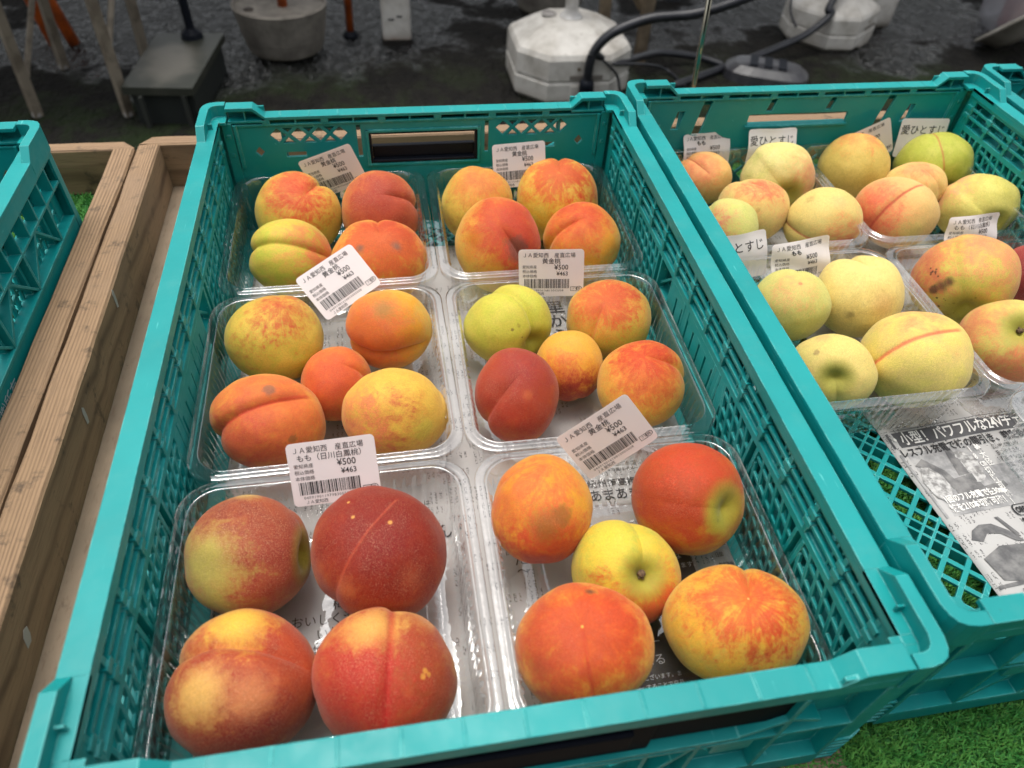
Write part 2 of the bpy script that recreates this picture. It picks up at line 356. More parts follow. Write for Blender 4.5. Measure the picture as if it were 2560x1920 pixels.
def side_wall(right, solid_mid=True):
    """long wall; coordinates s along the crate, h below the rim, t inward from the outer face"""
    fx = (lambda s, h, t: (W - t, s, -h)) if right else (lambda s, h, t: (t, s, -h))
    m = MB(fx)
    s0, s1 = .0195, D - .0195
    # rim: top plate and two skirts
    m.box(.050, D - .050, 0, .0026, 0, .013)
    m.box(.018, D - .018, .0027, .014, .0003, .0024)
    m.box(.018, D - .018, .0027, .0075, .0106, .0129)
    m.box(.0180, .0500, .0001, .0027, .0066, .0130); m.box(D - .050, D - .0180, .0001, .0027, .0066, .0130)
    for s in np.arange(.0655, D - .055, .0318): m.box(s - .0007, s + .0007, .0027, .0135, .0024, .0106)
    # inner skin: rails, posts and lattice
    a, b = .0093, .0117
    for h0, h1 in ((.0072, .0102), (.0160, .0182), (.0238, .0262), (.0335, .0385), (.1055, H - .0005)): m.box(s0, s1, h0, h1, a, b)
    m.box(s0 - .002, s0 + .009, .0074, H - .001, a - .0002, b + .0002); m.box(s1 - .009, s1 + .002, .0074, H - .001, a - .0002, b + .0002)
    ribs = [s for s in np.arange(.029, D, .0636)]
    for k, s in enumerate(np.arange(.029, D - .02, .0318)):
        m.box(s - .0016, s + .0016, .0102, .0335, a + .0002, b + .0003)
        for hh in (.0171, .0250): m.box(s - .0034, s + .0034, hh - .0021, hh + .0021, a, b + .0014)
    mid0, mid1 = (.205, .330) if solid_mid else (1, 1)
    for k in range(len(ribs)):
        r0 = ribs[k]; r1 = ribs[k + 1] if k + 1 < len(ribs) else s1
        if r1 - r0 < .02: continue
        for s in (r0 - .0042, r0 + .0042):
            if s0 < s < s1: m.box(s - .0013, s + .0013, .0385, .1055, a - .004, b + .0003)
        lo, hi = r0 + .0055, min(r1 - .0055, s1 - .009)
        if mid0 - .01 < (lo + hi) / 2 < mid1 + .01: continue
        # slanted lattice, clipped to the bay
        sl = .26
        for q in np.arange(lo - .07 * sl, hi + .0, .0093):
            p0, p1 = Vector((q + .0, .1058)), Vector((q + .0675 * sl, .0383))
            # clip to lo..hi
            def clip(P, Q):
                d = Q - P; t0, t1 = 0., 1.
                if abs(d.x) > 1e-9:
                    ta, tb = (lo - P.x) / d.x, (hi - P.x) / d.x
                    t0, t1 = max(t0, min(ta, tb)), min(t1, max(ta, tb))
                return (P + d * t0, P + d * t1) if t1 - t0 > .02 else None
            c = clip(p0, p1)
            if c: m.bar(c[0], c[1], .0024, a + .0001, b - .0001)
        for h in np.arange(.047, .105, .0118):
            m.bar((lo, h + .0035), (hi, h - .0035), .0024, a + .0003, b - .0003)
    if solid_mid:
        sl = [[(s - .0013, .046), (s + .0013, .046), (s + .0013, .066), (s - .0013, .066)] for s in np.arange(mid0 + .010, mid1 - .016, .0125)]
        m.plate([(mid0, .0387), (mid1 - .012, .0387), (mid1 - .012, .1053), (mid0, .1053)], sl, a, b)
        m.box(mid0, mid1 - .012, .070, .1055, .0117, .0129)
    # outer layer: ledges, pockets, lower skin
    m.box(s0, s1, .0330, .0352, .0006, .0093); m.box(s0, s1, .0660, .0685, .0002, .0093); m.box(s0, s1, .0687, H - .001, .0008, .0030)
    m.box(s0, s1, H - .004, H, .0030, .0093)
    for s in np.arange(.029, D - .02, .0212): m.box(s - .0008, s + .0008, .014, .0330, .0006, .0093)
    for k, r0 in enumerate(ribs):
        if s0 < r0 < s1:
            m.box(r0 - .0011, r0 + .0011, .0352, .0660, .0006, .0093)
            if r0 + .0636 < s1:
                m.bar((r0 + .001, .0655), (r0 + .0318, .0357), .0020, .0016, .0093)
                m.bar((r0 + .0318, .0357), (r0 + .0626, .0655), .0020, .0018, .0092)
    # raised corners, wrapping round the ends
    for end in (0, 1):
        g = (lambda s: s) if not end else (lambda s: D - s)
        arc = [(.012 - .012 * math.cos(R_(k)), .012 - .012 * math.sin(R_(k))) for k in (0, 22, 45, 67, 90)]    # (t, s)
        st = [((.050, 0), (.050, .0066), .0001), ((.041, 0), (.041, .0066), .0091), ((.020, 0), (.020, .0066), .0091), ((.012, 0), (.0135, .0066), .0091),
              ((.0065, .0013), (.0098, .0078), .0091), ((.0030, .0035), (.0076, .0098), .0091), ((.0010, .0070), (.0066, .0124), .0091), ((0, .012), (.0065, .0150), .0091), ((0, .0185), (.0065, .0185), .0091)]
        V = []
        for (so, to), (si, ti), hh in st: V += [(g(so), .012, to), (g(so), -hh, to), (g(si), -hh, ti), (g(si), .012, ti)]
        m.add(V, [(i * 4 + k, i * 4 + (k + 1) % 4, (i + 1) * 4 + (k + 1) % 4, (i + 1) * 4 + k) for i in range(len(st) - 1) for k in range(4)] + [(0, 1, 2, 3), (32, 33, 34, 35)])
        sg = sorted((g(.0136), g(.050))); m.box(sg[0], sg[1], .0004, .0027, .0067, .0130)
        sg = sorted((g(.0066), g(.018))); m.box(sg[0], sg[1], .0005, .0030, .0066, .0185)
        # web in the recess and the corner post with its grip fins
        sg = sorted((g(.0285), g(.0297))); m.box(sg[0], sg[1], -.0045, .0001, .0064, .0100)
        post = [(g(s), t) for s, t in [(.0180, .0004), (.0120, .0006), (.0050, .0032), (.0022, .0090), (.0022, .0176), (.0045, .0176), (.0045, .0100), (.0070, .0055), (.0130, .0030), (.0180, .0028)]]
        n = len(post)
        m.add([(s, H, t) for s, t in post] + [(s, .0121, t) for s, t in post],
              [list(range(n))[::-1], list(range(n, 2 * n))] + [(i, (i + 1) % n, n + (i + 1) % n, n + i) for i in range(n)])
        for hh in np.arange(.086, .117, .0055):
            fin = [(g(s), t) for s, t in [(.0200, -.0006), (.0115, -.0004), (.0040, .0026), (.0012, .0085), (.0012, .0190), (.0030, .0190), (.0030, .0095), (.0055, .0045), (.0120, .0010), (.0200, .0010)]]
            m.add([(s, hh + .0022, t) for s, t in fin] + [(s, hh, t) for s, t in fin],
                  [list(range(n))[::-1], list(range(n, 2 * n))] + [(i, (i + 1) % n, n + (i + 1) % n, n + i) for i in range(n)])
    return m

def end_wall(back, style):
    """short wall; s across the crate, h below the rim, t inward"""
    fy = (lambda s, h, t: (s, D - t, -h)) if back else (lambda s, h, t: (s, t, -h))
    m = MB(fy); s0, s1 = .0192, W - .0192
    m.box(.050, W - .050, 0, .0026, .0003, .0120)
    m.box(s0, s1, .0027, .016 if back else .0112, .0008, .0028)
    # raised end pieces with ramps
    for g in ((lambda s: s), (lambda s: W - s)):
        top = [(.0192, .0085), (.041, .0085), (.050, 0.), (.0502, -.0026), (.0405, .0056), (.0192, .0056)]
        n = len(top); P = [(g(s), -z) for s, z in top]
        m.add([(s, h, .0003) for s, h in P] + [(s, h, .0120) for s, h in P], [list(range(n))[::-1], list(range(n, 2 * n))] + [(i, (i + 1) % n, n + (i + 1) % n, n + i) for i in range(n)])
        q = sorted((g(.0193), g(.0495))); m.box(q[0], q[1], .0027, .0046, .0028, .0120)
        m.box(q[0], q[1], -.0056, .0027, .0009, .0027)
        r = sorted((g(.0330), g(.0341))); m.box(r[0], r[1], -.0055, .0027, .0027, .0105)
        # hinge column with pin bosses
        q = sorted((g(.0135), g(.0215))); m.box(q[0], q[1], .0046, .060, .0095, .0125)
        for hh in (.016, .033): m.box(*sorted((g(.0160), g(.0190))), hh - .0016, hh + .0016, .0125, .0132)
        q = sorted((g(.0225), g(.0250))); m.box(q[0], q[1], .006, .046, .0080, .0135)
    for s in np.arange(.0500, W - .049, .0243):
        m.box(s - .0008, s + .0008, .0026, .0085, .0028, .0115)
    for s in np.arange(.0500, W - .049, .0486): m.box(s - .0032, s + .0032, .0027, .0062, .0085, .0119)
    m.box(s0, s1, .0062, .0080, .0088, .0118)
    for s in np.arange(.0620, W - .055, .0243): m.box(s - .0006, s + .0006, -.00022, .0001, .0010, .0114)
    a, b = .0085, .0108
    holes = []
    def diamond(cx, ch, r, h0, h1):
        P = [(cx - r, ch), (cx, ch - r), (cx + r, ch), (cx, ch + r)]
        out = []
        for i in range(4):      # clip against h0..h1
            p, q = P[i], P[(i + 1) % 4]
            pin = h0 <= p[1] <= h1; qin = h0 <= q[1] <= h1
            if pin: out.append(p)
            if pin != qin:
                hb = h0 if (p[1] < h0 or q[1] < h0) else h1
                f = (hb - p[1]) / (q[1] - p[1]); out.append((p[0] + (q[0] - p[0]) * f, hb))
        return out if len(out) >= 3 else None
    def band(xa, xb, h0, h1, c0):
        k = 0; x = xa
        while x <= xb + 1e-6:
            for ch in (c0, c0 - .0088, c0 + .0088):
                cx = x if ch == c0 else x + .0088
                if cx > xb + .001: continue
                d = diamond(cx, ch, .0068, h0, h1)
                if d: holes.append(d)
            x += .0176
    if style == 'lattice':
        band(.0575, .1115, .0105, .0245, .0172); band(W - .1115, W - .0575, .0105, .0245, .0172)
        for g in ((lambda s: s), (lambda s: W - s)):
            d = sorted((g(.0400), g(.0400))); cx = g(.0400)
            holes.append([(cx - .004, .0320), (cx, .0270), (cx + .004, .0320), (cx, .0365)])
            q = sorted((g(.0620), g(.0790))); holes.append([(q[0], .0330), (q[1], .0330), (q[1], .0375), (q[0], .0375)])
            q = sorted((g(.1245), g(.1280))); holes.append([(q[0], .0100), (q[1], .0100), (q[1], .0400), (q[0], .0400)])
        holes.append(rounded(.1345, W - .1345, .0175, .0470, .003))
        band(.036, .160, .062, .096, .079); band(.2060, W - .036, .062, .096, .079)
    else:
        holes.append(rounded(.128, .232, .0235, .0345, .002))
        for x, h0, h1, wd, sk in ((.083, .0085, .042, .0042, .006), (.058, .0180, .036, .0035, .004), (.150, .0085, .0205, .0030, .003), (.212, .0085, .0205, .0030, .003), (.274, .0085, .042, .0042, .006), (.300, .0180, .036, .0035, .004)):
            holes.append([(x - wd, h0), (x + wd, h0), (x + wd - sk, h1), (x - wd - sk, h1)])
        band(.060, .300, .058, .096, .078)
    m.plate([(s0 - .003, .0081), (s1 + .003, .0081), (s1 + .003, H - .001), (s0 - .003, H - .001)], holes, a, b)
    if style == 'lattice':   # collar of the grip opening
        for q in ((.1322, .1345, .0150, .0495), (W - .1345, W - .1322, .0150, .0495)): m.box(q[0], q[1], q[2], q[3], .0035, .0122)
        m.box(.1322, W - .1322, .0150, .0172, .0036, .0121); m.box(.1322, W - .1322, .0473, .0495, .0036, .0121)
    else:
        m.box(.126, .234, .0347, .0368, .0036, .0128)
    # outer ribs
    m.box(s0, s1, .0560, .0582, .0008, .0085); m.box(s0, s1, H - .014, H - .001, .0008, .0030); m.box(s0, s1, .1040, .1060, .0008, .0085)
    for s in (.0193, .060, W - .060, W - .0215): m.box(s, s + .0022, .0130, .1040, .0009, .0085)
    for s in (.100, .125, W - .125, W - .100): m.box(s, s + .0022, .0520, .1040, .0009, .0085)
    m.box(.062, W - .080, .0500, .0524, .0006, .0085); m.bar((W - .080, .0512), (W - .058, .0380), .0024, .0010, .0085); m.bar((W - .058, .0380), (W - .042, .0450), .0024, .0012, .0085)
    for s in (.060, .100, W - .125): m.bar((s + .002, .1040), (s + .024, .0582), .0025, .0013, .0085)
    m.box(.070, .090, .0600, .0700, .0012, .0050); m.box(W - .090, W - .070, .0600, .0700, .0012, .0050)
    return m

def floor_grid():
    m = MB(); z0, z1 = -.1145, -.1120
    a, b, c, d = .012, W - .012, .012, D - .012
    L = (b - a) + (d - c)
    def seg(px, py, dx, dy):
        ts = []
        t0, t1 = -9., 9.
        for p, q, lo, hi in ((px, dx, a, b), (py, dy, c, d)):
            ta, tb = (lo - p) / q, (hi - p) / q; t0, t1 = max(t0, min(ta, tb)), min(t1, max(ta, tb))
        return ((px + dx * t0, py + dy * t0), (px + dx * t1, py + dy * t1)) if t1 - t0 > .004 else None
    k = 0
    for q in np.arange(-D, W + D, .0196):
        big = k % 4 == 0; k += 1
        for dy, e in ((1, 0), (-1, .0002)):
            s = seg(q, c if dy > 0 else c + 0, .7071, .7071 * dy) if dy > 0 else seg(q, d, .7071, -.7071)
            if not s: continue
            if big:   # double bars with a channel between, standing deeper
                for o in (-.0038, .0038):
                    n = Vector((-.7071 * dy, .7071)) * o
                    m.bar(Vector(s[0]) + n, Vector(s[1]) + n, .0019, z0 - .0055 + e, z1 + .0006 - e)
            else: m.bar(s[0], s[1], .0034, z0 + e, z1 - e)
    for x0, x1, y0, y1 in ((.010, .026, .010, D - .010), (W - .026, W - .010, .010, D - .010), (.026, W - .026, .010, .024), (.026, W - .026, D - .024, D - .010)):
        m.box(x0, x1, y0, y1, -H, -.1114)
    return m

def crate(name, loc, label, end_style='lattice', rz=0, solid_mid=True, build=None):
    t = empty(name, loc, rz, label, 'crate', 'teal folding crates of peaches')
    side_wall(False, solid_mid).build('side_wall', TEAL, t); side_wall(True, solid_mid).build('side_wall', TEAL, t)
    end_wall(True, end_style).build('end_wall', TEAL, t); end_wall(False, end_style).build('end_wall', TEAL, t)
    floor_grid().build('floor_grid', TEAL, t)
    for back in (True, False):
        fy = (lambda s, h, t: (s, D - t, -h)) if back else (lambda s, h, t: (s, t, -h))
        if end_style == 'lattice' or not back:
            h = MB(fy)
            if back:
                h.box(.1347, .1367, .0178, .0468, .0040, .0118); h.box(W - .1367, W - .1347, .0178, .0468, .0040, .0118)
                h.box(.1368, W - .1368, .0176, .0192, .0040, .0118); h.box(.1368, W - .1368, .0330, .0440, .0010, .0060)
                h.box(.1368, W - .1368, .0441, .0466, .0040, .0118)
            else:
                h.box(.078, .3180, .0114, .0145, .0020, .0080); h.box(.082, .2420, .0147, .0495, .0026, .0075); h.box(.2420, .3140, .0147, .0440, .0040, .0080)  # last box paints the shade of the recess beside the grip in black
                h.box(.098, .230, .0175, .0340, -.0004, .0028)
            h.build('grip_handle', BLACK if back else GRIP_RECESS, t, bevel=.0012)
    return t
if True:
    c0 = crate('folding_crate', (0, 0, 0), 'middle teal crate holding six clear packs of red and yellow peaches')
    c1 = crate('folding_crate', (.3695, .012, .004), 'right teal crate with pale yellow peaches, folded newspaper and open floor lattice', 'slots')
    c2 = copy_tree(c0); c2.location = (-.117 - W, -.022, 0); c2['label'] = 'left teal crate by the wooden trays, its outer ribbed side showing'
    c3 = copy_tree(c0); c3.location = (.7400, .022, .006); c3['label'] = 'teal crate whose raised corner just shows at the far right behind the pale peaches'

# white print on the outer side of the left crate
vs, fs = text_geo('㈱所有', .0125, .278, -.0895, bold=.0001) if False else ([], [])

# ------------------------------------------------------------------ lettering
def text_geo(s, size, x=0, y=0, rot=0, align='LEFT', bold=0, sx=1.0, res=2, space=1.0):
    c = bpy.data.curves.new('t', 'FONT'); c.body = s; c.size = size; c.resolution_u = res; c.align_x = align; c.offset = bold; c.space_character = space
    o = bpy.data.objects.new('t', c); me = o.to_mesh()
    cr, sr = math.cos(rot), math.sin(rot)
    vs = [(x + (v.co.x * sx) * cr - v.co.y * sr, y + (v.co.x * sx) * sr + v.co.y * cr) for v in me.vertices]
    fs = [list(p.vertices) for p in me.polygons]
    o.to_mesh_clear(); bpy.data.objects.remove(o); bpy.data.curves.remove(c)
    return vs, fs

class Print:
    """flat print laid on a sheet; surf(x, y) gives the point on the sheet, lifted a hair"""
    def __init__(s, surf): s.surf = surf; s.v = []; s.f = []
    def geo(s, vf):
        n = len(s.v); s.v += [s.surf(x, y) for x, y in vf[0]]; s.f += [[i + n for i in f] for f in vf[1]]
    def text(s, *a, **k): s.geo(text_geo(*a, **k))
    def rect(s, x0, x1, y0, y1, ny=3, nx=1):
        P = [(x0 + (x1 - x0) * i / nx, y0 + (y1 - y0) * j / ny) for j in range(ny + 1) for i in range(nx + 1)]
        s.geo((P, [[j * (nx + 1) + i, j * (nx + 1) + i + 1, (j + 1) * (nx + 1) + i + 1, (j + 1) * (nx + 1) + i] for j in range(ny) for i in range(nx)]))
    def poly(s, P): s.geo((P, [list(range(len(P)))]))
    def build(s, name, mat, parent):
        me = bpy.data.meshes.new(name); me.from_pydata(s.v, [], s.f); me.materials.append(mat)
        o = bpy.data.objects.new(name, me); COL.objects.link(o); o.parent = parent; return o

LW, LH = .050, .038
_lab = {}
def label_meshes(kind, bendk):
    key = (kind, bendk)
    if key in _lab: return _lab[key]
    def bend(x, y):
        if bendk == 0: return .0009 * math.sin((x + .01) * 60) - .6 * y * y
        if bendk == 1: return .0016 * math.sin(x * 170 + y * 60) * (.5 + y / LH) + .0010 * math.sin(y * 210 + 1)
        return .0022 * math.sin(x * 115 + 2) + .0014 * math.sin(y * 240 + x * 90)
    srf = lambda dz: (lambda x, y: (x, y, bend(x, y) + dz))
    out = []
    # paper: rounded rectangle on a grid
    nx, ny = 24, 18; V = []; F = []; r = .0028
    for sgn, dz in ((1, 0), (-1, -.00012)):
        n0 = len(V)
        for j in range(ny + 1):
            for i in range(nx + 1):
                x, y = -LW / 2 + LW * i / nx, -LH / 2 + LH * j / ny
                ax, ay = abs(x) - (LW / 2 - r), abs(y) - (LH / 2 - r)
                if ax > 0 and ay > 0:
                    l = math.hypot(ax, ay)
                    if l > r: x = math.copysign(LW / 2 - r + ax / l * r, x); y = math.copysign(LH / 2 - r + ay / l * r, y)
                V.append((x, y, bend(x, y) + dz))
        for j in range(ny):
            for i in range(nx):
                q = [n0 + j * (nx + 1) + i, n0 + j * (nx + 1) + i + 1, n0 + (j + 1) * (nx + 1) + i + 1, n0 + (j + 1) * (nx + 1) + i]
                F.append(q if sgn > 0 else q[::-1])
    pm = bpy.data.meshes.new('label_paper'); pm.from_pydata(V, [], F); pm.materials.append(LABEL); pm.shade_smooth()
    p = Print(srf(.00022)); q = Print(srf(.00022))
    if kind == 'slogan':
        p.text('愛ひとすじ', .0098, -.0235, .0045, bold=.00004, sx=.94)
    else:
        p.text('ＪＡ愛知西　産直広場', .00415, -.0222, .0130, sx=.98)
        if kind == 'gold': p.text('黄金桃', .0047, -.0070, .0081, bold=.00003)
        elif kind == 'hikawa': p.text('もも（日川白鳳桃）', .0044, -.0200, .0082, bold=.00002)
        else: p.text('もも', .0044, -.0105, .0083, bold=.00014)
        for s, y in (('愛知県産', .0041), ('税込価格', .0004), ('本体価格', -.0033)): p.text(s, .0028, -.0222, y)
        p.text('¥500', .0057, .0023, .0030, bold=.00004, sx=.92); p.text('¥463', .0046, .0040, -.0018, bold=.00004, sx=.95)
        rnd = random.Random(kind); x = -.0208
        while x < .0135:
            wd = rnd.choice((.00028, .00028, .00056, .00084)); q.rect(x, x + wd, -.0123, -.0046); x += wd + rnd.choice((.00028, .00042, .0006))
        p.text('04091901197983005000' if kind == 'hikawa' else '04091901616813005008', .0023, -.0190, -.0149, space=1.25)
        p.text('ＪＡ愛知西', .0026, -.0185, -.0178)
        # recycling marks: rounded box and oval
        p.text('プラ', .0020, .0159, -.0134); p.text('紙', .0024, .0203, -.0133)
        for (x0, x1, y0, y1) in ((.0150, .0200, -.0146, -.0143), (.0150, .0200, -.0113, -.0110), (.0150, .0153, -.0143, -.0113), (.0197, .0200, -.0136, -.0113)): p.rect(x0, x1, y0, y1, 1)
        R2 = [(.02150 + rr * 1.25 * math.cos(a), -.0126 + rr * math.sin(a)) for rr in (.0016, .0019) for a in [2 * math.pi * k / 16 for k in range(16)]]
        p.geo((R2, [[k, (k + 1) % 16, 16 + (k + 1) % 16, 16 + k] for k in range(16)]))
    me = bpy.data.meshes.new('lettering'); me.from_pydata(p.v, [], p.f); me.materials.append(INK)
    bm_ = None
    if q.v: bm_ = bpy.data.meshes.new('barcode'); bm_.from_pydata(q.v, [], q.f); bm_.materials.append(INK)
    _lab[key] = (pm, me, bm_); return _lab[key]

def price_label(parent, kind, bendk, c, xd, up, text):
    pm, me, bm_ = label_meshes(kind, bendk)
    o = bpy.data.objects.new('price_label' if kind != 'slogan' else 'slogan_label', pm); COL.objects.link(o)
    x = Vector(xd).normalized(); u = Vector(up); u = (u - x * u.dot(x)).normalized(); n = x.cross(u)
    M = Matrix(((x.x, u.x, n.x, c[0]), (x.y, u.y, n.y, c[1]), (x.z, u.z, n.z, c[2]), (0, 0, 0, 1)))
    o.parent = parent; o['label'] = text
    pw = Matrix.Translation(parent.location) @ Matrix.Rotation(parent.rotation_euler.z, 4, 'Z')
    o.matrix_basis = pw.inverted() @ M
    l = bpy.data.objects.new('lettering', me); COL.objects.link(l); l.parent = o
    if bm_: b = bpy.data.objects.new('barcode', bm_); COL.objects.link(b); b.parent = o

# ------------------------------------------------------------------ clear packs
def rrect(hx, hy, r, n):
    """n points evenly round a rounded rectangle; returns point and outward normal"""
    sx, sy = 2 * (hx - r), 2 * (hy - r); q = math.pi * r / 2; per = 2 * sx + 2 * sy + 4 * q; out = []
    for k in range(n):
        d = per * k / n
        for (L, kind, data) in ((sy, 'l', ((hx, -hy + r), (0, 1), (1, 0))), (q, 'c', ((hx - r, hy - r), 0)), (sx, 'l', ((hx - r, hy), (-1, 0), (0, 1))), (q, 'c', ((-hx + r, hy - r), 90)),
                                (sy, 'l', ((-hx, hy - r), (0, -1), (-1, 0))), (q, 'c', ((-hx + r, -hy + r), 180)), (sx, 'l', ((-hx + r, -hy), (1, 0), (0, -1))), (q, 'c', ((hx - r, -hy + r), 270))):
            if d <= L or kind == 'c' and data[1] == 270:
                if kind == 'l':
                    p, dr, nn = data; out.append((p[0] + dr[0] * d, p[1] + dr[1] * d, nn[0], nn[1], 1.))
                else:
                    (cx, cy), a0 = data; a = R_(a0) + d / r; out.append((cx + r * math.cos(a), cy + r * math.sin(a), math.cos(a), math.sin(a), 0.))
                break
            d -= L
    return out
def tray_mesh(hx, hy):
    N = 520; T = .048; V = []; F = []
    # inset, z, rib amplitude
    prof = [(.0004, T - .0055, 0), (0, T - .0030, 0), (0, T, 0), (.0007, T + .0005, 0), (.0034, T + .0001, 0), (.0052, T + .0001, 0), (.0058, T + .0014, 0), (.0066, T + .0016, 0), (.0073, T + .0009, 0),
            (.0086, T - .0030, .0), (.0090, T - .0045, .0013), (.0096, T - .0090, .0009), (.0104, T - .020, .0008), (.0112, T - .032, .0008), (.0122, .0045, .0009), (.0150, .0008, .0003), (.0185, .0002, 0),
            (.0300, .0002, 0), (.0312, .0020, 0), (.0350, .0022, 0), (.0362, .0004, 0), (.0440, .0003, 0)]
    per = 4 * (hx + hy); periods = round(per / .0070)
    for ins, z, amp in prof:
        r = max(.021 - ins * .55, .006)
        pts = rrect(hx - ins, hy - ins, r, N)
        for k, (x, y, nx, ny, st) in enumerate(pts):
            a = amp * .62 * max(-1, min(1, 3.0 * math.sin(2 * math.pi * periods * k / N))) * (1 if st else .4)
            V.append((x + nx * a, y + ny * a, z))
    m = len(prof)
    F = [(i * N + k, i * N + (k + 1) % N, (i + 1) * N + (k + 1) % N, (i + 1) * N + k) for i in range(m - 1) for k in range(N)]
    F.append([(m - 1) * N + k for k in range(N)])
    me = bpy.data.meshes.new('clear_tray'); me.from_pydata(V, [], F); me.materials.append(PET); me.shade_smooth(); me.update(); return me
TM = tray_mesh(.0838, .0848)
TRAYS = {}
def tray(key, x, y, rz, label, z=-.1042, me=None):
    o = bpy.data.objects.new('clear_pack', me or TM); COL.objects.link(o); o.location = (x, y, z); o.rotation_euler = (0, 0, R_(rz))
    tag(o, label, 'plastic pack', 'clear plastic packs in the crates'); TRAYS[key] = o
tray('A', .0974, .4385, .4, 'back left pack of the middle crate, four peaches, one with grey spots')
tray('B', .2668, .4388, -.3, 'back right pack of the middle crate, four yellow and red peaches')
tray('C', .0972, .2682, .6, 'middle left pack, five peaches around a small red one, tilted white label behind')
tray('D', .2666, .2678, -.5, 'middle right pack, green peach and small orange one in the centre, upright label')
tray('E', .0974, .0982, .2, 'front left pack of four large dark red peaches')
tray('F', .2670, .0978, -.4, 'front right pack of five peaches, one showing its stem')
tray('G', .4700, .4450, .5, 'back left pack of the right crate, five pale peaches and a slogan label', -.1000)
tray('H', .6345, .4450, 0, 'back right pack of the right crate, with the green peach and its slogan label', -.1000)
tray('I', .4695, .2715, .3, 'middle left pack of the right crate, four pale peaches above the open lattice', -.1000)
tray('J', .6345, .2715, -.3, 'middle right pack of the right crate, its back peach spotted black', -.1000)
tray('K', .6350, .1040, .4, 'pack at the right edge of the photo, its corner lying on the folded newspaper', -.1000)

GL = 'five hundred yen label reading 黄金桃, '
price_label(TRAYS['E'], 'hikawa', 0, (.1030, .173, -.0440), (.999, .046, .011), (-.035, .578, .815), 'white price label reading もも（日川白鳳桃）, standing behind the dark red peaches')
price_label(TRAYS['C'], 'gold', 0, (.1060, .345, -.0425), (.815, .553, .175), (-.549, .637, .541), 'tilted white price label reading 黄金桃 beside the bruised orange peach')
price_label(TRAYS['F'], 'gold', 0, (.2640, .1690, -.0340), (.808, .142, .571), (-.582, .332, .742), 'steeply tilted white price label reading 黄金桃 over the front right pack')
price_label(TRAYS['D'], 'gold', 0, (.2660, .343, -.0460), (.985, -.156, .067), (-.034, .305, .950), 'upright cream price label reading 黄金桃 between the two right packs')
price_label(TRAYS['B'], 'gold', 0, (.2655, .4880, -.0370), (.979, .195, -.051), (-.025, .367, .930), 'white price label reading 黄金桃 behind the back right peaches')
price_label(TRAYS['A'], 'gold', 0, (.1015, .5000, -.0430), (.919, -.05, .360), (-.368, .092, .925), 'tilted white price label reading 黄金桃 against the back wall of the crate')
price_label(TRAYS['G'], 'momo', 1, (.4600, .5240, -.0540), (.99, .08, .02), (.02, .35, .93), 'creased price label reading もも in the back left corner of the right crate')
price_label(TRAYS['G'], 'slogan', 1, (.5230, .5160, -.0480), (.99, -.03, .02), (.0, .33, .94), 'white label reading 愛ひとすじ behind the round pale peach')
price_label(TRAYS['H'], 'momo', 0, (.6260, .516, -.048), (.90, .05, .42), (-.39, .12, .9), 'tilted price label half hidden behind the tall pale peach')
price_label(TRAYS['H'], 'slogan', 0, (.6850, .5180, -.0440), (.995, -.06, .0), (.05, .25, .96), 'greenish white label reading 愛ひとすじ behind the green peach')
price_label(TRAYS['I'], 'slogan', 1, (.4270, .3560, -.053), (.98, .06, .1), (-.05, .40, .9), 'label ending in すじ half hidden by the crate rim')
price_label(TRAYS['I'], 'momo', 2, (.4760, .3420, -.052), (.97, .02, .12), (-.02, .45, .89), 'crumpled price label reading もも above the plain green peach')
price_label(TRAYS['J'], 'hikawa', 2, (.6420, .3590, -.050), (.99, .02, .03), (.03, .42, .9), 'curled price label reading もも（日川白鳳桃） above the spotted peach')

# ------------------------------------------------------------------ newspapers
def sheet(name, x0, x1, y0, y1, z, hf, label, loc=(0, 0, 0), rz=0, wob=.0012):
    nx, ny = 40, 60; V = []; F = []
    for lay in (0, 1):
        for j in range(ny + 1):
            for i in range(nx + 1):
                u, v = i / nx, j / ny
                x = x0 + (x1 - x0) * u + (wob * noise.noise(Vector((v * 9, u, 3))) if i in (0, nx) else 0); y = y0 + (y1 - y0) * v
                V.append((x, y, z + hf(x, y) - lay * .0005))
    n = (nx + 1) * (ny + 1)
    for j in range(ny):
        for i in range(nx):
            a = j * (nx + 1) + i; F.append((a, a + 1, a + nx + 2, a + nx + 1)); F.append((n + a, n + a + nx + 1, n + a + nx + 2, n + a + 1))
    ed = [i for i in range(nx + 1)] + [j * (nx + 1) + nx for j in range(1, ny + 1)] + [ny * (nx + 1) + i for i in range(nx - 1, -1, -1)] + [j * (nx + 1) for j in range(ny - 1, 0, -1)]
    F += [(ed[k], n + ed[k], n + ed[(k + 1) % len(ed)], ed[(k + 1) % len(ed)]) for k in range(len(ed))]
    me = bpy.data.meshes.new(name); me.from_pydata(V, [], F); me.materials.append(NEWS); me.shade_smooth()
    o = bpy.data.objects.new(name, me); COL.objects.link(o); o.location = loc; o.rotation_euler = (0, 0, R_(rz))
    return tag(o, label, 'newspaper', 'newspaper sheets lining the crates')
hf0 = lambda x, y: .0008 * math.sin(x * 40 + 1) * math.sin(y * 27)
n1 = sheet('newspaper', .024, .176, .018, .452, -.1085, hf0, 'newspaper under the left packs of the middle crate, with plum pickle advert text')
n2 = sheet('newspaper', .170, .345, .020, .470, -.1072, hf0, 'newspaper under the right packs of the middle crate, headed 紀州南高梅')
p = Print(lambda x, y: (x, y, -.1085 + hf0(x, y) + .0004))
for s, x, y, z in (('梅を', .094, .1200, .0075), ('おいしく漬けま', .0700, .1112, .0075), ('い甘味がじゅわ', .0845, .1025, .0075), ('優しい梅', .0830, .0940, .0075), ('けた', .0900, .0855, .0075)): p.text(s, z, x, y)
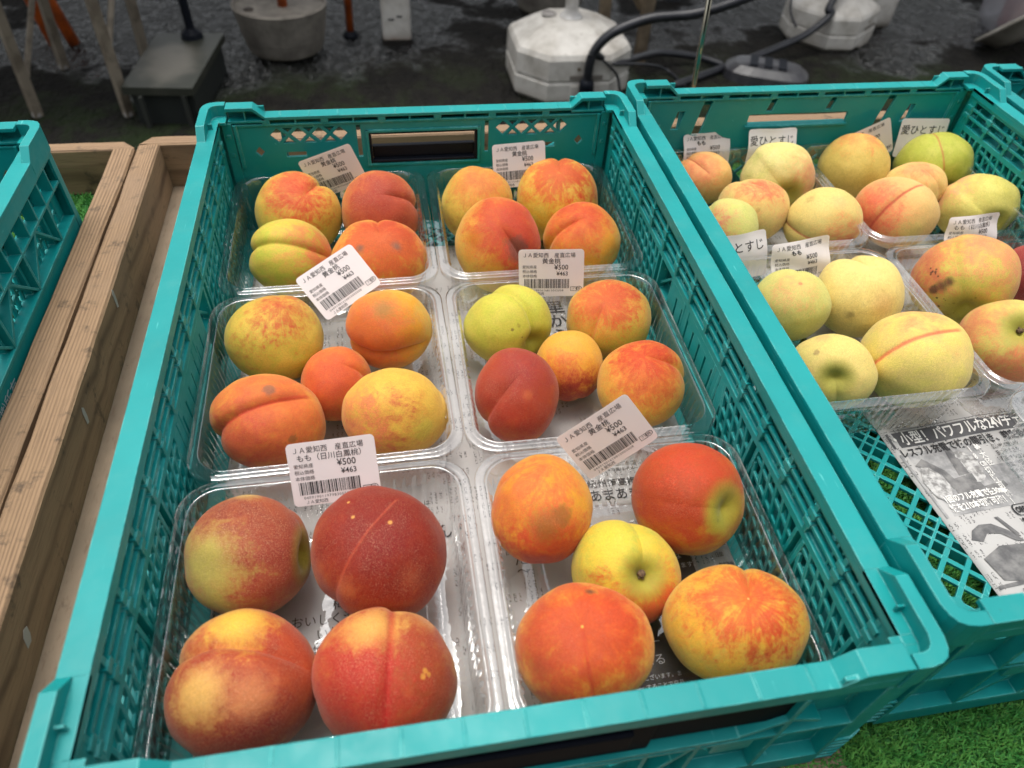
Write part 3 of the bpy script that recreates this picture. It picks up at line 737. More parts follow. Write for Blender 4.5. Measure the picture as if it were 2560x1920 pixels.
for k, s in enumerate(('漬けた梅干', 'うれしい', '昔から梅', 'やさしい味', 'はちみつ')):
    for q, ch in enumerate(s): p.text(ch, .0046, .128 + k * .0062, .186 - q * .0052)
for k, s in enumerate(('ひと粒', 'やつに、')):
    for q, ch in enumerate(s): p.text(ch, .0062, .168 + k * .009 - .003, .226 - q * .0075)
p.text('ん', .012, .158, .160, bold=.0001)
p.build('printed_text', INK, n1)
pm = Print(lambda x, y: (x, y, -.1085 + hf0(x, y) + .0003)); pm.rect(.055, .160, .024, .150, 8, 4); pm.build('grey_panel', m_simple('grey_panel_print', lin(176, 174, 173), .85, lin(158, 156, 155), 20), n1)
p.surf  # text stays above the panel
for o in n1.children:
    if o.name.startswith('printed_text'): o.location.z = .0003
p = Print(lambda x, y: (x, y, -.1072 + hf0(x, y) + .0006))
p.text('紀州南高梅', .0071, .2645, .1835, bold=.00006); p.text('あまあま', .0100, .2640, .1730, bold=.0001, sx=.9); p.text('塩', .0040, .292, .1670)
for q, ch in enumerate('里から'): p.text(ch, .0165, .272 - q * .001, .366 - q * .0175, bold=.0002)
p.text('おいしさを閉じ込めた', .0040, .280, .2000); p.text('※写真はイメージです', .0034, .282, .1955)
p.text('た', .010, .205, .133); p.text('～', .009, .206, .125)
for k, s in enumerate(('なつかしい', '味わいを', 'お届け')):
    for q, ch in enumerate(s): p.text(ch, .0050, .232 + k * .0075, .222 - q * .0056)
for q, s in enumerate(('お試しの方に', 'コリッと', '13:00', '年末年始')): p.text(s, .0050, .334, .137 - q * .0080, sx=.5)
p.text('た', .006, .332, .095)
p.build('printed_text', INK, n2)
d = Print(lambda x, y: (x, y, -.1072 + hf0(x, y) + .0003)); d.rect(.246, .318, .022, .128, 8, 3); d.build('dark_panel', m_simple('dark_panel_print', lin(58, 55, 55), .8, lin(80, 76, 76), 40), n2)
d = Print(lambda x, y: (x, y, -.1072 + hf0(x, y) + .0007))
for s, z, x, y in (('割引とは', .0055, .290, .1235), ('お届けいたします。', .0042, .284, .117), ('240', .0045, .270, .080), ('ター', .007, .268, .0705), ('まる', .007, .268, .0600), ('ございます。ま', .0032, .266, .0520), ('することで商品', .0032, .266, .0470), ('品質につい', .0065, .256, .0330)): d.text(s, z, x, y)
d.build('white_text', PALEINK, n2)

# right crate: folded newspaper with the chainsaw advert (local frame: x to the right, y away, turned with the crate)
def hf3(x, y):
    e = max(0, .006 - x) / .006
    return .0010 * math.sin(x * 60) * math.sin(y * 34) + .0010 * math.exp(-((y - .142) / .014) ** 2) - .002 * e * e
NP = (.5035, .0665); n3 = sheet('newspaper', 0, .200, -.036, .400, -.1055 + .0, hf3, 'folded newspaper with chainsaw advert on the lattice of the right crate', (NP[0], NP[1], .0), 4.2, .0)
def srf3(dz): return lambda x, y: (x * .74, y + .006, -.1055 + hf3(x * .74, y + .006) + dz)
g = Print(srf3(.0003)); g.rect(.0035, .160, .1150, .1285, 6, 10); g.rect(.0035, .160, .1300, .1304, 1, 10); g.build('headline_band', m_simple('headline_band_print', lin(74, 73, 75), .8, lin(88, 87, 88), 60), n3)
g = Print(srf3(.0003)); g.rect(.0035, .090, .0545, .1095, 8, 6); g.rect(.090, .150, .055, .0875, 4, 4); g.build('photograph', MIDINK, n3)
g = Print(srf3(.0006))
g.poly([(.010, .098), (.022, .103), (.036, .090), (.040, .078), (.030, .074), (.030, .088), (.020, .094)])
g.poly([(.033, .082), (.060, .084), (.064, .060), (.040, .057), (.030, .068)])
g.poly([(.046, .084), (.052, .108), (.059, .108), (.058, .084)]); g.poly([(.060, .072), (.086, .074), (.087, .070), (.062, .063)])
g.poly([(.010, .036), (.016, .042), (.026, .045), (.038, .044), (.050, .037), (.058, .028), (.050, .029), (.040, .036), (.028, .038), (.019, .033)])
g.poly([(.046, .048), (.050, .048), (.058, .034), (.055, .031)])
g.poly([(.008, .022), (.030, .028), (.062, .026), (.074, .014), (.070, .004), (.040, .001), (.012, .006)])
g.rect(.0035, .150, -.0 + .001, .0035, 1, 8)
g.build('chainsaw_picture', DARKPIC, n3)
g = Print(srf3(.0006)); g.poly([(.062 + .013 * math.cos(a) * (1 + .12 * math.sin(5 * a)), .090 + .014 * math.sin(a)) for a in [2 * math.pi * k / 22 for k in range(22)]]); g.poly([(.006, .084), (.014, .096), (.026, .094), (.030, .078), (.020, .064), (.008, .070)])
g.build('log_picture', m_simple('log_print', lin(188, 186, 183), .8, lin(120, 118, 116), 260, thr=(.35, .65)), n3)
g = Print(srf3(.0009))
g.text('・小型！パワフルな24Vチェ', .0122, .0030, .1175, bold=.00024, sx=1.02)
g.text('1回のフル充電で径30㎜', .0064, .012, .0650, bold=.0002); g.text('枝を210本切断可能！', .0068, .012, .0575, bold=.0002)
for q, ch in enumerate('最大径18㎝切断可能！'): g.text(ch, .0068, .0830 + (0 if q < 3 else -.0075), .1010 - (q if q < 3 else q - 3) * .0066, bold=.00015)
g.build('white_headline', PALEINK, n3)
g = Print(srf3(.0009))
g.text('レスフル充電で枝の間引き、剪定後の', .0085, .0045, .1065, bold=.00016, sx=1.06)
g.text('ハンディチェーンソー', .0075, .020, -.0075 + .001, sx=.9)
for q, s in enumerate(('本体希望小売価格', 'サイズ（約）：長さ400㎜', '付属品●充電器・バッテリー', '付属●ランプ付き●保証書')): g.text(s, .0034, .018, -.0125 - q * .0042)
g.text('OREGON', .0062, .0735, .0480, bold=.0003, sx=.9)
for q, s in enumerate(('●オレゴン最新のアド', 'バンスカットを採用', 'し、切れ味と使いやす', 'さを兼ね備えます。')): g.text(s, .0040, .0715, .0410 - q * .0048)
for q, s in enumerate(('広い林で使いや', '扱いやすさを', '最新オレゴン社の', '充電、1回のフル充', '長の自走る力を', '十二分')): g.text(s, .0046, .1010, .1000 - q * .0056)
ov = [(.0868 + rr * 1.0 * (1 if math.cos(a) > 0 else -1) * (.0125 + .0042 * abs(math.cos(a))) / 1.0, .0501 + rr * .0045 * math.sin(a)) for rr in (1.0, .90) for a in [2 * math.pi * (k + .5) / 20 for k in range(20)]]
g.geo((ov, [[k, (k + 1) % 20, 20 + (k + 1) % 20, 20 + k] for k in range(20)]))
g.build('printed_text', INK, n3)

# white print on the outer side of the left crate
m = MB()
for (vs, fs) in (text_geo('㈱所有', .0125, .292, -.0850, bold=.0001, sx=.95), text_geo('TEL 21-3535', .0105, .246, -.0985, sx=.86)):
    m.add([(W - .0006, x, y) for x, y in vs], fs)
m.build('white_lettering', m_simple('white_print', lin(186, 196, 196), .5), c2, recalc=False)

# ------------------------------------------------------------------ peaches
# position, radius and stretch of each fruit (metres)
PEACH = {
    'a1': (0.0696, 0.4737, -0.0667, 0.0364, 1.022, 0.978),
    'a2': (0.1395, 0.4702, -0.0667, 0.0348, 0.976, 1.024),
    'a3': (0.0648, 0.4065, -0.0641, 0.0322, 1.07, 0.93),
    'a4': (0.1356, 0.4, -0.0665, 0.0366, 1.047, 0.953),
    'b1': (0.2265, 0.4749, -0.0686, 0.0345, 0.951, 1.049),
    'b2': (0.2985, 0.4717, -0.0643, 0.0388, 0.973, 1.027),
    'b3': (0.2348, 0.4044, -0.0607, 0.038, 0.98, 1.02),
    'b4': (0.3056, 0.4014, -0.062, 0.033, 0.988, 1.012),
    'c1': (0.0583, 0.3119, -0.0637, 0.0334, 1.035, 0.965),
    'c2': (0.1387, 0.3135, -0.0661, 0.0318, 1.032, 0.968),
    'c3': (0.1001, 0.2735, -0.0771, 0.0259, 0.956, 1.044),
    'c4': (0.059, 0.2331, -0.0654, 0.034, 1.075, 0.925),
    'c5': (0.1389, 0.2318, -0.0651, 0.0334, 1.055, 0.945),
    'd1': (0.228, 0.3131, -0.0698, 0.032, 1.055, 0.945),
    'd2': (0.3068, 0.3132, -0.071, 0.032, 1.056, 0.944),
    'd3': (0.2225, 0.2406, -0.0674, 0.0311, 0.954, 1.046),
    'd4': (0.2678, 0.2722, -0.0769, 0.0261, 0.941, 1.059),
    'd5': (0.3116, 0.2383, -0.0671, 0.0315, 0.995, 1.005),
    'e1': (0.0545, 0.1373, -0.0686, 0.0344, 1.029, 0.971),
    'e2': (0.1251, 0.1291, -0.065, 0.0382, 1.027, 0.973),
    'e3': (0.057, 0.0651, -0.0662, 0.0362, 1.016, 0.984),
    'e4': (0.1267, 0.0582, -0.0673, 0.035, 1.029, 0.971),
    'f1': (0.2209, 0.1428, -0.0622, 0.0317, 0.955, 1.045),
    'f2': (0.3114, 0.1399, -0.0642, 0.0343, 1.018, 0.982),
    'f3': (0.2629, 0.1015, -0.0726, 0.0306, 1.026, 0.974),
    'f4': (0.2256, 0.0554, -0.0556, 0.0333, 1.061, 0.939),
    'f5': (0.3095, 0.0598, -0.0635, 0.0347, 1.077, 0.923),
    'g1': (0.4561, 0.5115, -0.0722, 0.0258, 1.077, 0.923),
    'g2': (0.5214, 0.4884, -0.0645, 0.0345, 1.03, 0.97),
    'g3': (0.4786, 0.4423, -0.0669, 0.0311, 1.036, 0.964),
    'g4': (0.437, 0.4062, -0.0596, 0.0256, 1.068, 0.932),
    'g5': (0.5347, 0.4186, -0.0669, 0.0311, 1.118, 0.882),
    'h1': (0.6111, 0.5034, -0.0645, 0.0335, 1.012, 0.988),
    'h2': (0.6965, 0.5026, -0.0658, 0.0322, 1.134, 0.866),
    'h3': (0.6543, 0.4623, -0.0659, 0.0272, 1.05, 0.95),
    'h4': (0.6091, 0.4204, -0.0642, 0.0338, 1.077, 0.923),
    'h5': (0.7001, 0.425, -0.066, 0.033, 1.03, 0.97),
    'i1': (0.452, 0.3035, -0.0612, 0.029, 1.011, 0.989),
    'i2': (0.5138, 0.3103, -0.0637, 0.0344, 1.005, 0.995),
    'i3': (0.4534, 0.2334, -0.0665, 0.0289, 1.045, 0.955),
    'i4': (0.5171, 0.234, -0.0612, 0.0378, 1.03, 0.97),
    'j1': (0.6104, 0.315, -0.0598, 0.0385, 1.04, 0.96),
    'j2': (0.6913, 0.3243, -0.069, 0.029, 1.048, 0.952),
    'j3': (0.6046, 0.2469, -0.0635, 0.0324, 1.071, 0.929),
}
# directions below are as seen by somebody standing at the crate: right, up; b=1 for the far side
YEL = lin(219, 190, 88); GOLD = lin(224, 170, 76); GRN = lin(196, 196, 78); PALE = lin(226, 204, 120); CREAM = lin(230, 196, 122); PGRN = lin(200, 204, 112)
RED = lin(200, 62, 38); ORG = lin(214, 102, 58); DRK = lin(158, 34, 34); PINK = lin(212, 84, 66); ROSE = lin(188, 72, 60); SAL = lin(226, 132, 92); MAR = lin(120, 34, 36)
GRY = lin(112, 90, 82); BRN = lin(96, 62, 42); TAN = lin(190, 140, 80); OCH = lin(188, 148, 62)
# key: tip, crease direction, shape, base colours, patches (dir, threshold, softness, streak, colour, amount), marks (dir, size, colour, amount, raggedness), label
SPEC = dict(
a1=dict(tip=(.12,.42), cl=(.62,.85), dep=.13, base=YEL, base2=GRN, P=[((-.05,.62),.62,.22,.50,PINK,.92),((.42,.35),.84,.12,.65,RED,.7)], label='yellow peach with red crown and deep crease, left behind the greenish one'),
a2=dict(tip=(.05,.42), cl=(.95,.20), dep=.14, base=lin(222,166,84), base2=GOLD, P=[((.15,.20),.05,.45,.22,ROSE,.93),((.1,.45),.62,.3,.2,DRK,.6)], pale=.3, label='dusky red peach with a curved crease, behind the one with two grey spots'),
a3=dict(tip=(.95,-.05), cl=(.0,.38), dep=.11, base=GRN, base2=YEL, P=[((.92,-.05),.62,.26,.35,ROSE,.85),((.3,.5),.9,.15,.4,SAL,.6)], label='greenish yellow peach with a long crease, front left of the back left pack'),
a4=dict(tip=(.02,.55), cl=(.0,.92), dep=.13, wide=.4, base=lin(226,176,80), base2=GOLD, P=[((.15,.55),.42,.28,.55,lin(200,60,42),.95),((-.1,-.1),.75,.2,.7,ORG,.8)], M=[((-.42,.26),.13,GRY,.8,.08),((.38,.30),.17,GRY,.85,.10)], label='red and orange peach with two round grey spots like eyes'),
b1=dict(tip=(.1,.7), cl=(.2,.98), dep=.03, base=YEL, base2=GRN, P=[((.1,.65),.58,.3,.35,lin(214,110,66),.85),((-.6,-.35),.93,.05,.3,lin(170,110,50),.6)], label='smooth yellow peach with a faded red top, back left of the back right pack'),
b2=dict(tip=(.08,.62), cl=(.06,.98), dep=.10, wide=.5, base=YEL, base2=lin(224,180,60), P=[((.15,.72),.62,.16,.55,lin(196,60,44),.92),((.78,.2),.84,.1,.8,RED,.6),((-.5,.55),.86,.1,.7,ORG,.6)], label='large yellow peach with a notched red streaked top under the upright label'),
b3=dict(tip=(.05,.36), cl=(.55,-.35), dep=.14, base=GOLD, base2=YEL, P=[((.25,.50),.46,.28,.45,lin(196,58,42),.95),((.75,.1),.50,.3,.3,lin(196,66,50),.9)], M=[((.42,-.12),.34,lin(110,66,60),.85,.06),((-.52,.1),.26,lin(205,120,44),.8,.12),((-.1,-.45),.3,lin(208,150,52),.6,.1),((-.62,-.2),.20,lin(206,134,52),.8,.1)], label='red and gold peach with a dark bruise and a peeled patch beside it'),
b4=dict(tip=(.10,.62), cl=(-.55,.35), dep=.14, base=lin(226,160,60), base2=YEL, P=[((-.15,.55),.52,.25,.35,ORG,.95),((.0,.85),.7,.2,.3,RED,.7)], label='orange peach with a curving crease at the right end of the back right pack'),
c1=dict(tip=(.12,.70), cl=(.1,.97), dep=.03, tiph=.07, base=YEL, base2=GRN, P=[((.15,.68),.74,.16,.40,lin(196,70,52),.88),((-.62,-.1),.95,.07,.6,ROSE,.5)], label='large yellow peach with a red pointed tip, back left of the middle left pack'),
c2=dict(tip=(.88,-.25), cl=(-.1,-.62), dep=.20, base=lin(230,168,58), base2=YEL, P=[((-.5,-.2),.30,.4,.15,ORG,.9)], M=[((-.10,.46),.33,lin(150,120,66),.75,.10)], label='tilted orange peach with a grey brown bruise and a deep fold below'),
c3=dict(tip=(.1,.55), cl=(.85,.25), dep=.10, base=lin(228,160,76), base2=lin(222,130,66), P=[((-.1,.1),.15,.5,.2,lin(214,86,54),.9)], pale=.2, label='small coral red peach in the middle of the middle left pack'),
c4=dict(tip=(.75,.50), cl=(-.35,.28), dep=.12, base=lin(232,174,84), base2=lin(226,148,76), P=[((.1,.2),.30,.4,.25,lin(216,100,60),.85),((-.6,-.5),.55,.3,.2,ROSE,.7)], M=[((-.02,.62),.13,GRY,.7,.06),((.42,-.30),.09,lin(130,90,50),.7,.06)], line=(lin(206,70,56),.8,.05), label='orange peach with a long diagonal crease, front left of the middle left pack'),
c5=dict(tip=(.88,.10), cl=(.9,.4), dep=.06, base=lin(226,184,84), base2=GOLD, P=[((-.2,-.25),.88,.06,1.5,ROSE,.75),((-.75,-.35),.72,.2,.5,SAL,.7)], M=[((.6,-.3),.4,GRN,.6,.1)], label='golden peach with squiggly red marks, front right of the middle left pack'),
d1=dict(tip=(-.7,.5), tb=1, cl=(.25,.75), dep=.16, stem=.30, base=GRN, base2=lin(206,194,84), P=[], M=[((.12,-.10),.05,BRN,.7,.03),((.38,-.30),.03,BRN,.8,.01),((.28,.0),.06,lin(150,130,60),.5,.03)], label='plain green peach with a deep dimple on its right side'),
d2=dict(tip=(-.05,.45), cl=(-.35,-.45), dep=.08, base=lin(218,170,84), base2=GRN, P=[((.1,.62),.60,.22,.55,lin(200,62,50),.95),((-.5,.3),.75,.2,.4,ORG,.6)], line=(lin(210,96,76),.5,.04), label='yellow peach with a red cap and a pale crease line, under the upright label'),
d3=dict(tip=(.10,.42), cl=(-.45,-.15), dep=.09, base=lin(216,136,64), base2=lin(204,96,50), P=[((-.05,.25),-.10,.5,.40,lin(166,38,34),.95),((.3,.75),.5,.3,.2,lin(150,40,46),.7)], M=[((.26,-.02),.14,lin(204,112,66),.4,.10)], pale=.22, label='dark red peach front left of the middle right pack'),
d4=dict(tip=(.1,-.86), cl=(.3,-.95), dep=.08, base=lin(228,168,66), base2=GOLD, P=[((-.15,-.45),.66,.25,.55,ORG,.9),((.2,-.85),.66,.2,.2,DRK,.9)], label='small golden peach in the centre, red underneath'),
d5=dict(tip=(.05,.62), cl=(.75,.5), dep=.11, base=lin(228,168,76), base2=YEL, P=[((.15,.40),.50,.22,.75,ORG,.92),((.15,.85),.66,.2,.3,RED,.85)], label='yellow and orange peach behind the steeply tilted label'),
e1=dict(tip=(-.75,-.1), tb=1, cl=(.4,.9), dep=.05, stem=.26, stemdir=(.93,.05), base=lin(204,176,104), base2=lin(214,140,104), P=[((.3,.35),-.10,.5,.25,lin(158,52,46),.9),((-.3,.75),.84,.12,.3,MAR,.7)], M=[((-.66,-.15),.78,lin(188,180,98),.97,.16),((-.45,-.72),.42,lin(190,178,96),.9,.16),((-.15,.95),.30,lin(206,178,110),.8,.1)], pale=.45, label='dull red peach with a green patch on its left side, front left pack'),
e2=dict(tip=(.28,.80), cl=(-.48,-.30), dep=.045, base=lin(214,128,66), base2=lin(196,84,52), P=[((.1,.42),-.22,.5,.30,lin(140,24,20),.97)], M=[((-.40,.50),.035,lin(220,160,90),.9,.01),((-.48,.72),.03,lin(220,160,90),.9,.01),((.14,.40),.04,lin(220,160,90),.9,.01),((.45,-.35),.28,lin(188,96,66),.5,.1),((-.42,-.5),.22,lin(196,110,72),.5,.1)], line=(lin(206,96,70),.4,.03), pale=.25, label='largest dark red peach, round with a few pale dots and a fine seam'),
e3=dict(tip=(.85,.15), cl=(-.45,.52), dep=.15, base=lin(228,186,110), base2=lin(214,136,90), P=[((.40,.15),.10,.45,.30,lin(182,46,34),.92),((-.25,-.80),.24,.40,.25,lin(134,34,34),.94),((-.8,-.1),.83,.1,.3,DRK,.5)], M=[((-.18,.80),.56,lin(230,190,78),.97,.12),((-.50,-.10),.50,lin(222,176,104),.95,.16),((.08,-.16),.42,lin(216,140,96),.7,.16)], pale=.3, label='big two lobed red peach with a yellow crown, nearest left corner'),
e4=dict(tip=(.0,-.72), cl=(.0,.72), dep=.06, base=lin(230,180,104), base2=lin(216,136,80), P=[((.25,-.10),.18,.42,.30,lin(144,22,20),.97),((-.60,-.45),.30,.40,.25,lin(182,46,42),.92)], M=[((-.26,.66),.55,lin(228,176,98),.9,.12),((.53,.10),.05,lin(216,150,70),.9,.03),((.50,.02),.05,lin(216,150,70),.9,.03),((.58,.05),.04,lin(216,150,70),.8,.03),((.30,-.20),.10,lin(200,90,56),.5,.08),((.5,.78),.3,lin(200,140,84),.6,.1)], line=(lin(190,36,40),.75,.10), pale=.28, label='dark red peach with a straight centre crease and a yellow scratch, by the front rim'),
f1=dict(tip=(.20,.84), cl=(-.55,.70), dep=.08, base=lin(230,166,56), base2=GOLD, P=[((-.75,.2),.62,.25,.4,ORG,.8),((.15,-.85),.52,.22,.3,lin(196,60,40),.9),((.2,.6),.75,.2,.4,ORG,.8)], M=[((.08,-.28),.42,lin(150,94,44),.9,.10),((.35,-.12),.24,lin(150,94,44),.85,.06)], label='golden peach with a flat brown bruise, back left of the front right pack'),
f2=dict(tip=(-.72,.2), tb=1, cl=(-.9,.1), dep=.015, base=lin(212,176,64), base2=lin(210,130,54), P=[((-.15,.40),-.02,.45,.25,lin(172,50,34),.95),((.3,.9),.4,.3,.2,RED,.6)], M=[((.55,-.36),.42,lin(192,184,66),.92,.10),((.535,-.40),.045,lin(60,36,24),1,.01)], pale=.15, label='russet red peach with a green end and a tiny dark hole'),
f3=dict(tip=(-.25,.25), tb=1, cl=(.25,.78), dep=.05, stem=.28, stemdir=(.38,-.08), base=lin(222,194,74), base2=GRN, P=[((-.25,-.62),.86,.10,.5,RED,.9),((.42,-.82),.66,.18,.4,lin(196,52,38),.95),((.75,-.2),.85,.1,.4,ORG,.6)], label='yellow peach lying with its brown stem up, centre of the front right pack', stalk=1),
f4=dict(tip=(-.02,.30), cl=(.12,-.75), dep=.07, wide=.45, tiph=-.05, base=lin(236,184,84), base2=lin(230,150,72), P=[((.1,.28),.36,.36,.60,lin(206,58,36),.95),((-.6,-.2),.60,.3,.3,lin(190,76,50),.8)], M=[((-.62,-.30),.26,lin(160,70,48),.5,.1),((.12,.82),.10,BRN,.95,.08),((-.02,.30),.03,lin(240,180,90),1,.005)], line=(lin(186,44,40),.45,.05), label='orange red peach with a dimpled tip, front row beside the pack divider'),
f5=dict(tip=(.28,.38), cl=(.30,.86), dep=.12, wide=.4, tiph=-.05, base=lin(230,178,72), base2=YEL, P=[((.30,.42),.66,.22,.75,RED,.95),((.45,-.10),.84,.10,1.1,RED,.75),((-.35,.35),.88,.08,.9,ORG,.7)], M=[((.28,.38),.025,lin(240,190,120),1,.005)], label='large yellow peach with a red streaked dimple, front right corner'),
g1=dict(tip=(.25,.10), cl=(-.35,.60), dep=.08, base=CREAM, base2=lin(228,186,104), P=[((-.2,.35),.66,.3,.25,SAL,.9)], line=(lin(170,70,50),.7,.035), label='small apricot coloured peach with a hooked crease, against the left rim'),
g2=dict(tip=(-.4,.5), tb=1, cl=(-.6,.7), dep=.02, base=lin(226,214,140), base2=lin(208,208,122), P=[((.85,-.05),.80,.14,.2,lin(222,150,110),.9)], label='smooth pale green yellow peach below the slogan label'),
g3=dict(tip=(.42,.55), cl=(.05,.85), dep=.10, base=PALE, base2=CREAM, P=[((.25,.72),.74,.2,.25,PINK,.75)], M=[((-.12,-.02),.09,lin(176,140,80),.7,.04),((.15,-.02),.08,lin(186,150,84),.6,.04)], label='cream peach with a pink dimple and two small dents'),
g4=dict(tip=(-.35,.25), cl=(-.5,.6), dep=.03, base=PGRN, base2=lin(210,208,124), P=[((-.35,.12),.86,.08,.2,lin(206,96,86),.9)], label='pale green peach with a pink spot, half behind the left rim'),
g5=dict(tip=(.85,-.40), cl=(.0,-.52), dep=.05, base=lin(222,204,122), base2=PALE, P=[((.62,-.55),.80,.16,.2,SAL,.85)], M=[((-.35,.62),.14,lin(186,160,96),.6,.05),((.4,.5),.3,lin(206,174,118),.5,.08)], line=(lin(196,92,76),.9,.045), label='pale yellow peach with a thin pink seam low on its front'),
h1=dict(tip=(.10,.84), cl=(.2,.97), dep=.02, tiph=.04, base=lin(216,194,104), base2=lin(206,184,92), P=[((.12,.90),.86,.10,.3,lin(220,130,80),.9)], M=[((.5,-.35),.35,OCH,.4,.1)], label='tall pale yellow peach with a pinkish tip, back left of its pack'),
h2=dict(tip=(-.3,.85), tb=1, cl=(.05,.75), dep=.04, base=lin(176,184,72), base2=lin(190,194,84), P=[], line=(lin(186,104,66),.85,.045), label='green peach with a pinkish brown seam, back of the right crate'),
h3=dict(tip=(.15,.75), cl=(.75,.15), dep=.05, base=CREAM, base2=PALE, P=[((.2,.75),.80,.16,.2,SAL,.85)], M=[((-.25,.62),.2,lin(200,160,110),.6,.06)], line=(lin(200,140,80),.6,.03), label='small cream peach in the centre of the back right pack'),
h4=dict(tip=(.62,.78), cl=(-.15,.25), dep=.04, base=lin(228,190,118), base2=CREAM, P=[((-.62,.05),.64,.28,.15,lin(222,100,76),.9)], M=[((.5,-.5),.5,PGRN,.5,.1)], line=(lin(200,70,62),.9,.05), label='blushed peach with a bold pink diagonal seam'),
h5=dict(tip=(-.5,.5), tb=1, cl=(-.6,.6), dep=.02, base=lin(214,208,112), base2=lin(206,200,100), P=[((-.75,.55),.84,.08,.2,lin(226,150,120),.8)], label='plain pale yellow peach at the right of the back right pack'),
i1=dict(tip=(.28,.62), cl=(.2,.95), dep=.05, tiph=.02, base=lin(208,206,118), base2=PGRN, P=[((.0,.35),.86,.10,.3,lin(224,160,110),.7)], M=[((.22,.55),.07,lin(200,110,80),.7,.02)], label='pale green peach with a faint pink top, beside the left rim'),
i2=dict(tip=(.18,.72), cl=(-.1,.98), dep=.12, wide=.35, base=lin(230,212,130), base2=PALE, P=[], M=[((.55,-.20),.46,lin(206,168,106),.75,.08),((-.12,-.42),.14,lin(120,100,64),.6,.10)], label='pale yellow peach with a folded top and a tan bruise'),
i3=dict(tip=(-.2,.5), tb=1, cl=(.15,-.80), dep=.07, stem=.26, stemdir=(.12,-.18), base=lin(222,208,120), base2=PALE, P=[], M=[((-.32,.50),.10,lin(130,96,70),.6,.05),((-.55,.0),.22,lin(196,150,104),.6,.08),((-.2,.88),.25,lin(200,160,110),.5,.06)], label='pale yellow peach showing its empty stem dimple, front of the pack by the rim'),
i4=dict(tip=(.80,.55), cl=(-.35,.18), dep=.06, base=lin(226,210,112), base2=PALE, P=[((.2,.85),.86,.10,.2,SAL,.6)], M=[((-.30,-.55),.28,lin(196,170,96),.5,.1)], line=(lin(222,100,78),.95,.065), specks=.7, label='large pale yellow peach with a broad pink seam'),
j1=dict(tip=(-.1,.7), tb=1, cl=(-.2,.95), dep=.02, base=lin(202,200,92), base2=lin(210,204,100), P=[((-.85,.25),.62,.2,.3,lin(206,110,80),.9),((.55,.75),.62,.25,.3,lin(216,140,100),.85),((.9,-.2),.72,.2,.3,lin(214,140,96),.7)], M=[((-.40,-.12),.20,lin(92,60,44),.95,.08),((-.26,-.03),.14,lin(84,54,42),.95,.07),((-.54,-.20),.12,lin(84,54,42),.95,.05),((-.35,-.78),.22,lin(110,84,50),.6,.2)], specks=.95, black=1, label='green and pink peach with sooty black spots and a brown scar'),
j2=dict(tip=(-.1,.6), cl=(.2,.9), dep=.04, base=lin(170,66,60), base2=lin(180,80,66), P=[((0,.2),.0,.4,.2,lin(150,44,50),.9)], pale=.3, label='dull red peach cut off by the right edge of the photo'),
j3=dict(tip=(-.2,.4), tb=1, cl=(-.1,-.8), dep=.04, stem=.27, stemdir=(.30,.36), base=lin(206,200,104), base2=lin(218,190,112), P=[((-.75,.45),.70,.22,.5,lin(216,132,92),.8),((-.1,-.85),.66,.2,.5,lin(206,110,80),.8),((.8,-.3),.7,.2,.3,SAL,.7)], stalk=1, label='yellow green peach with its stem end up, front of the middle right pack'),
)
NTH, NPH = 84, 112
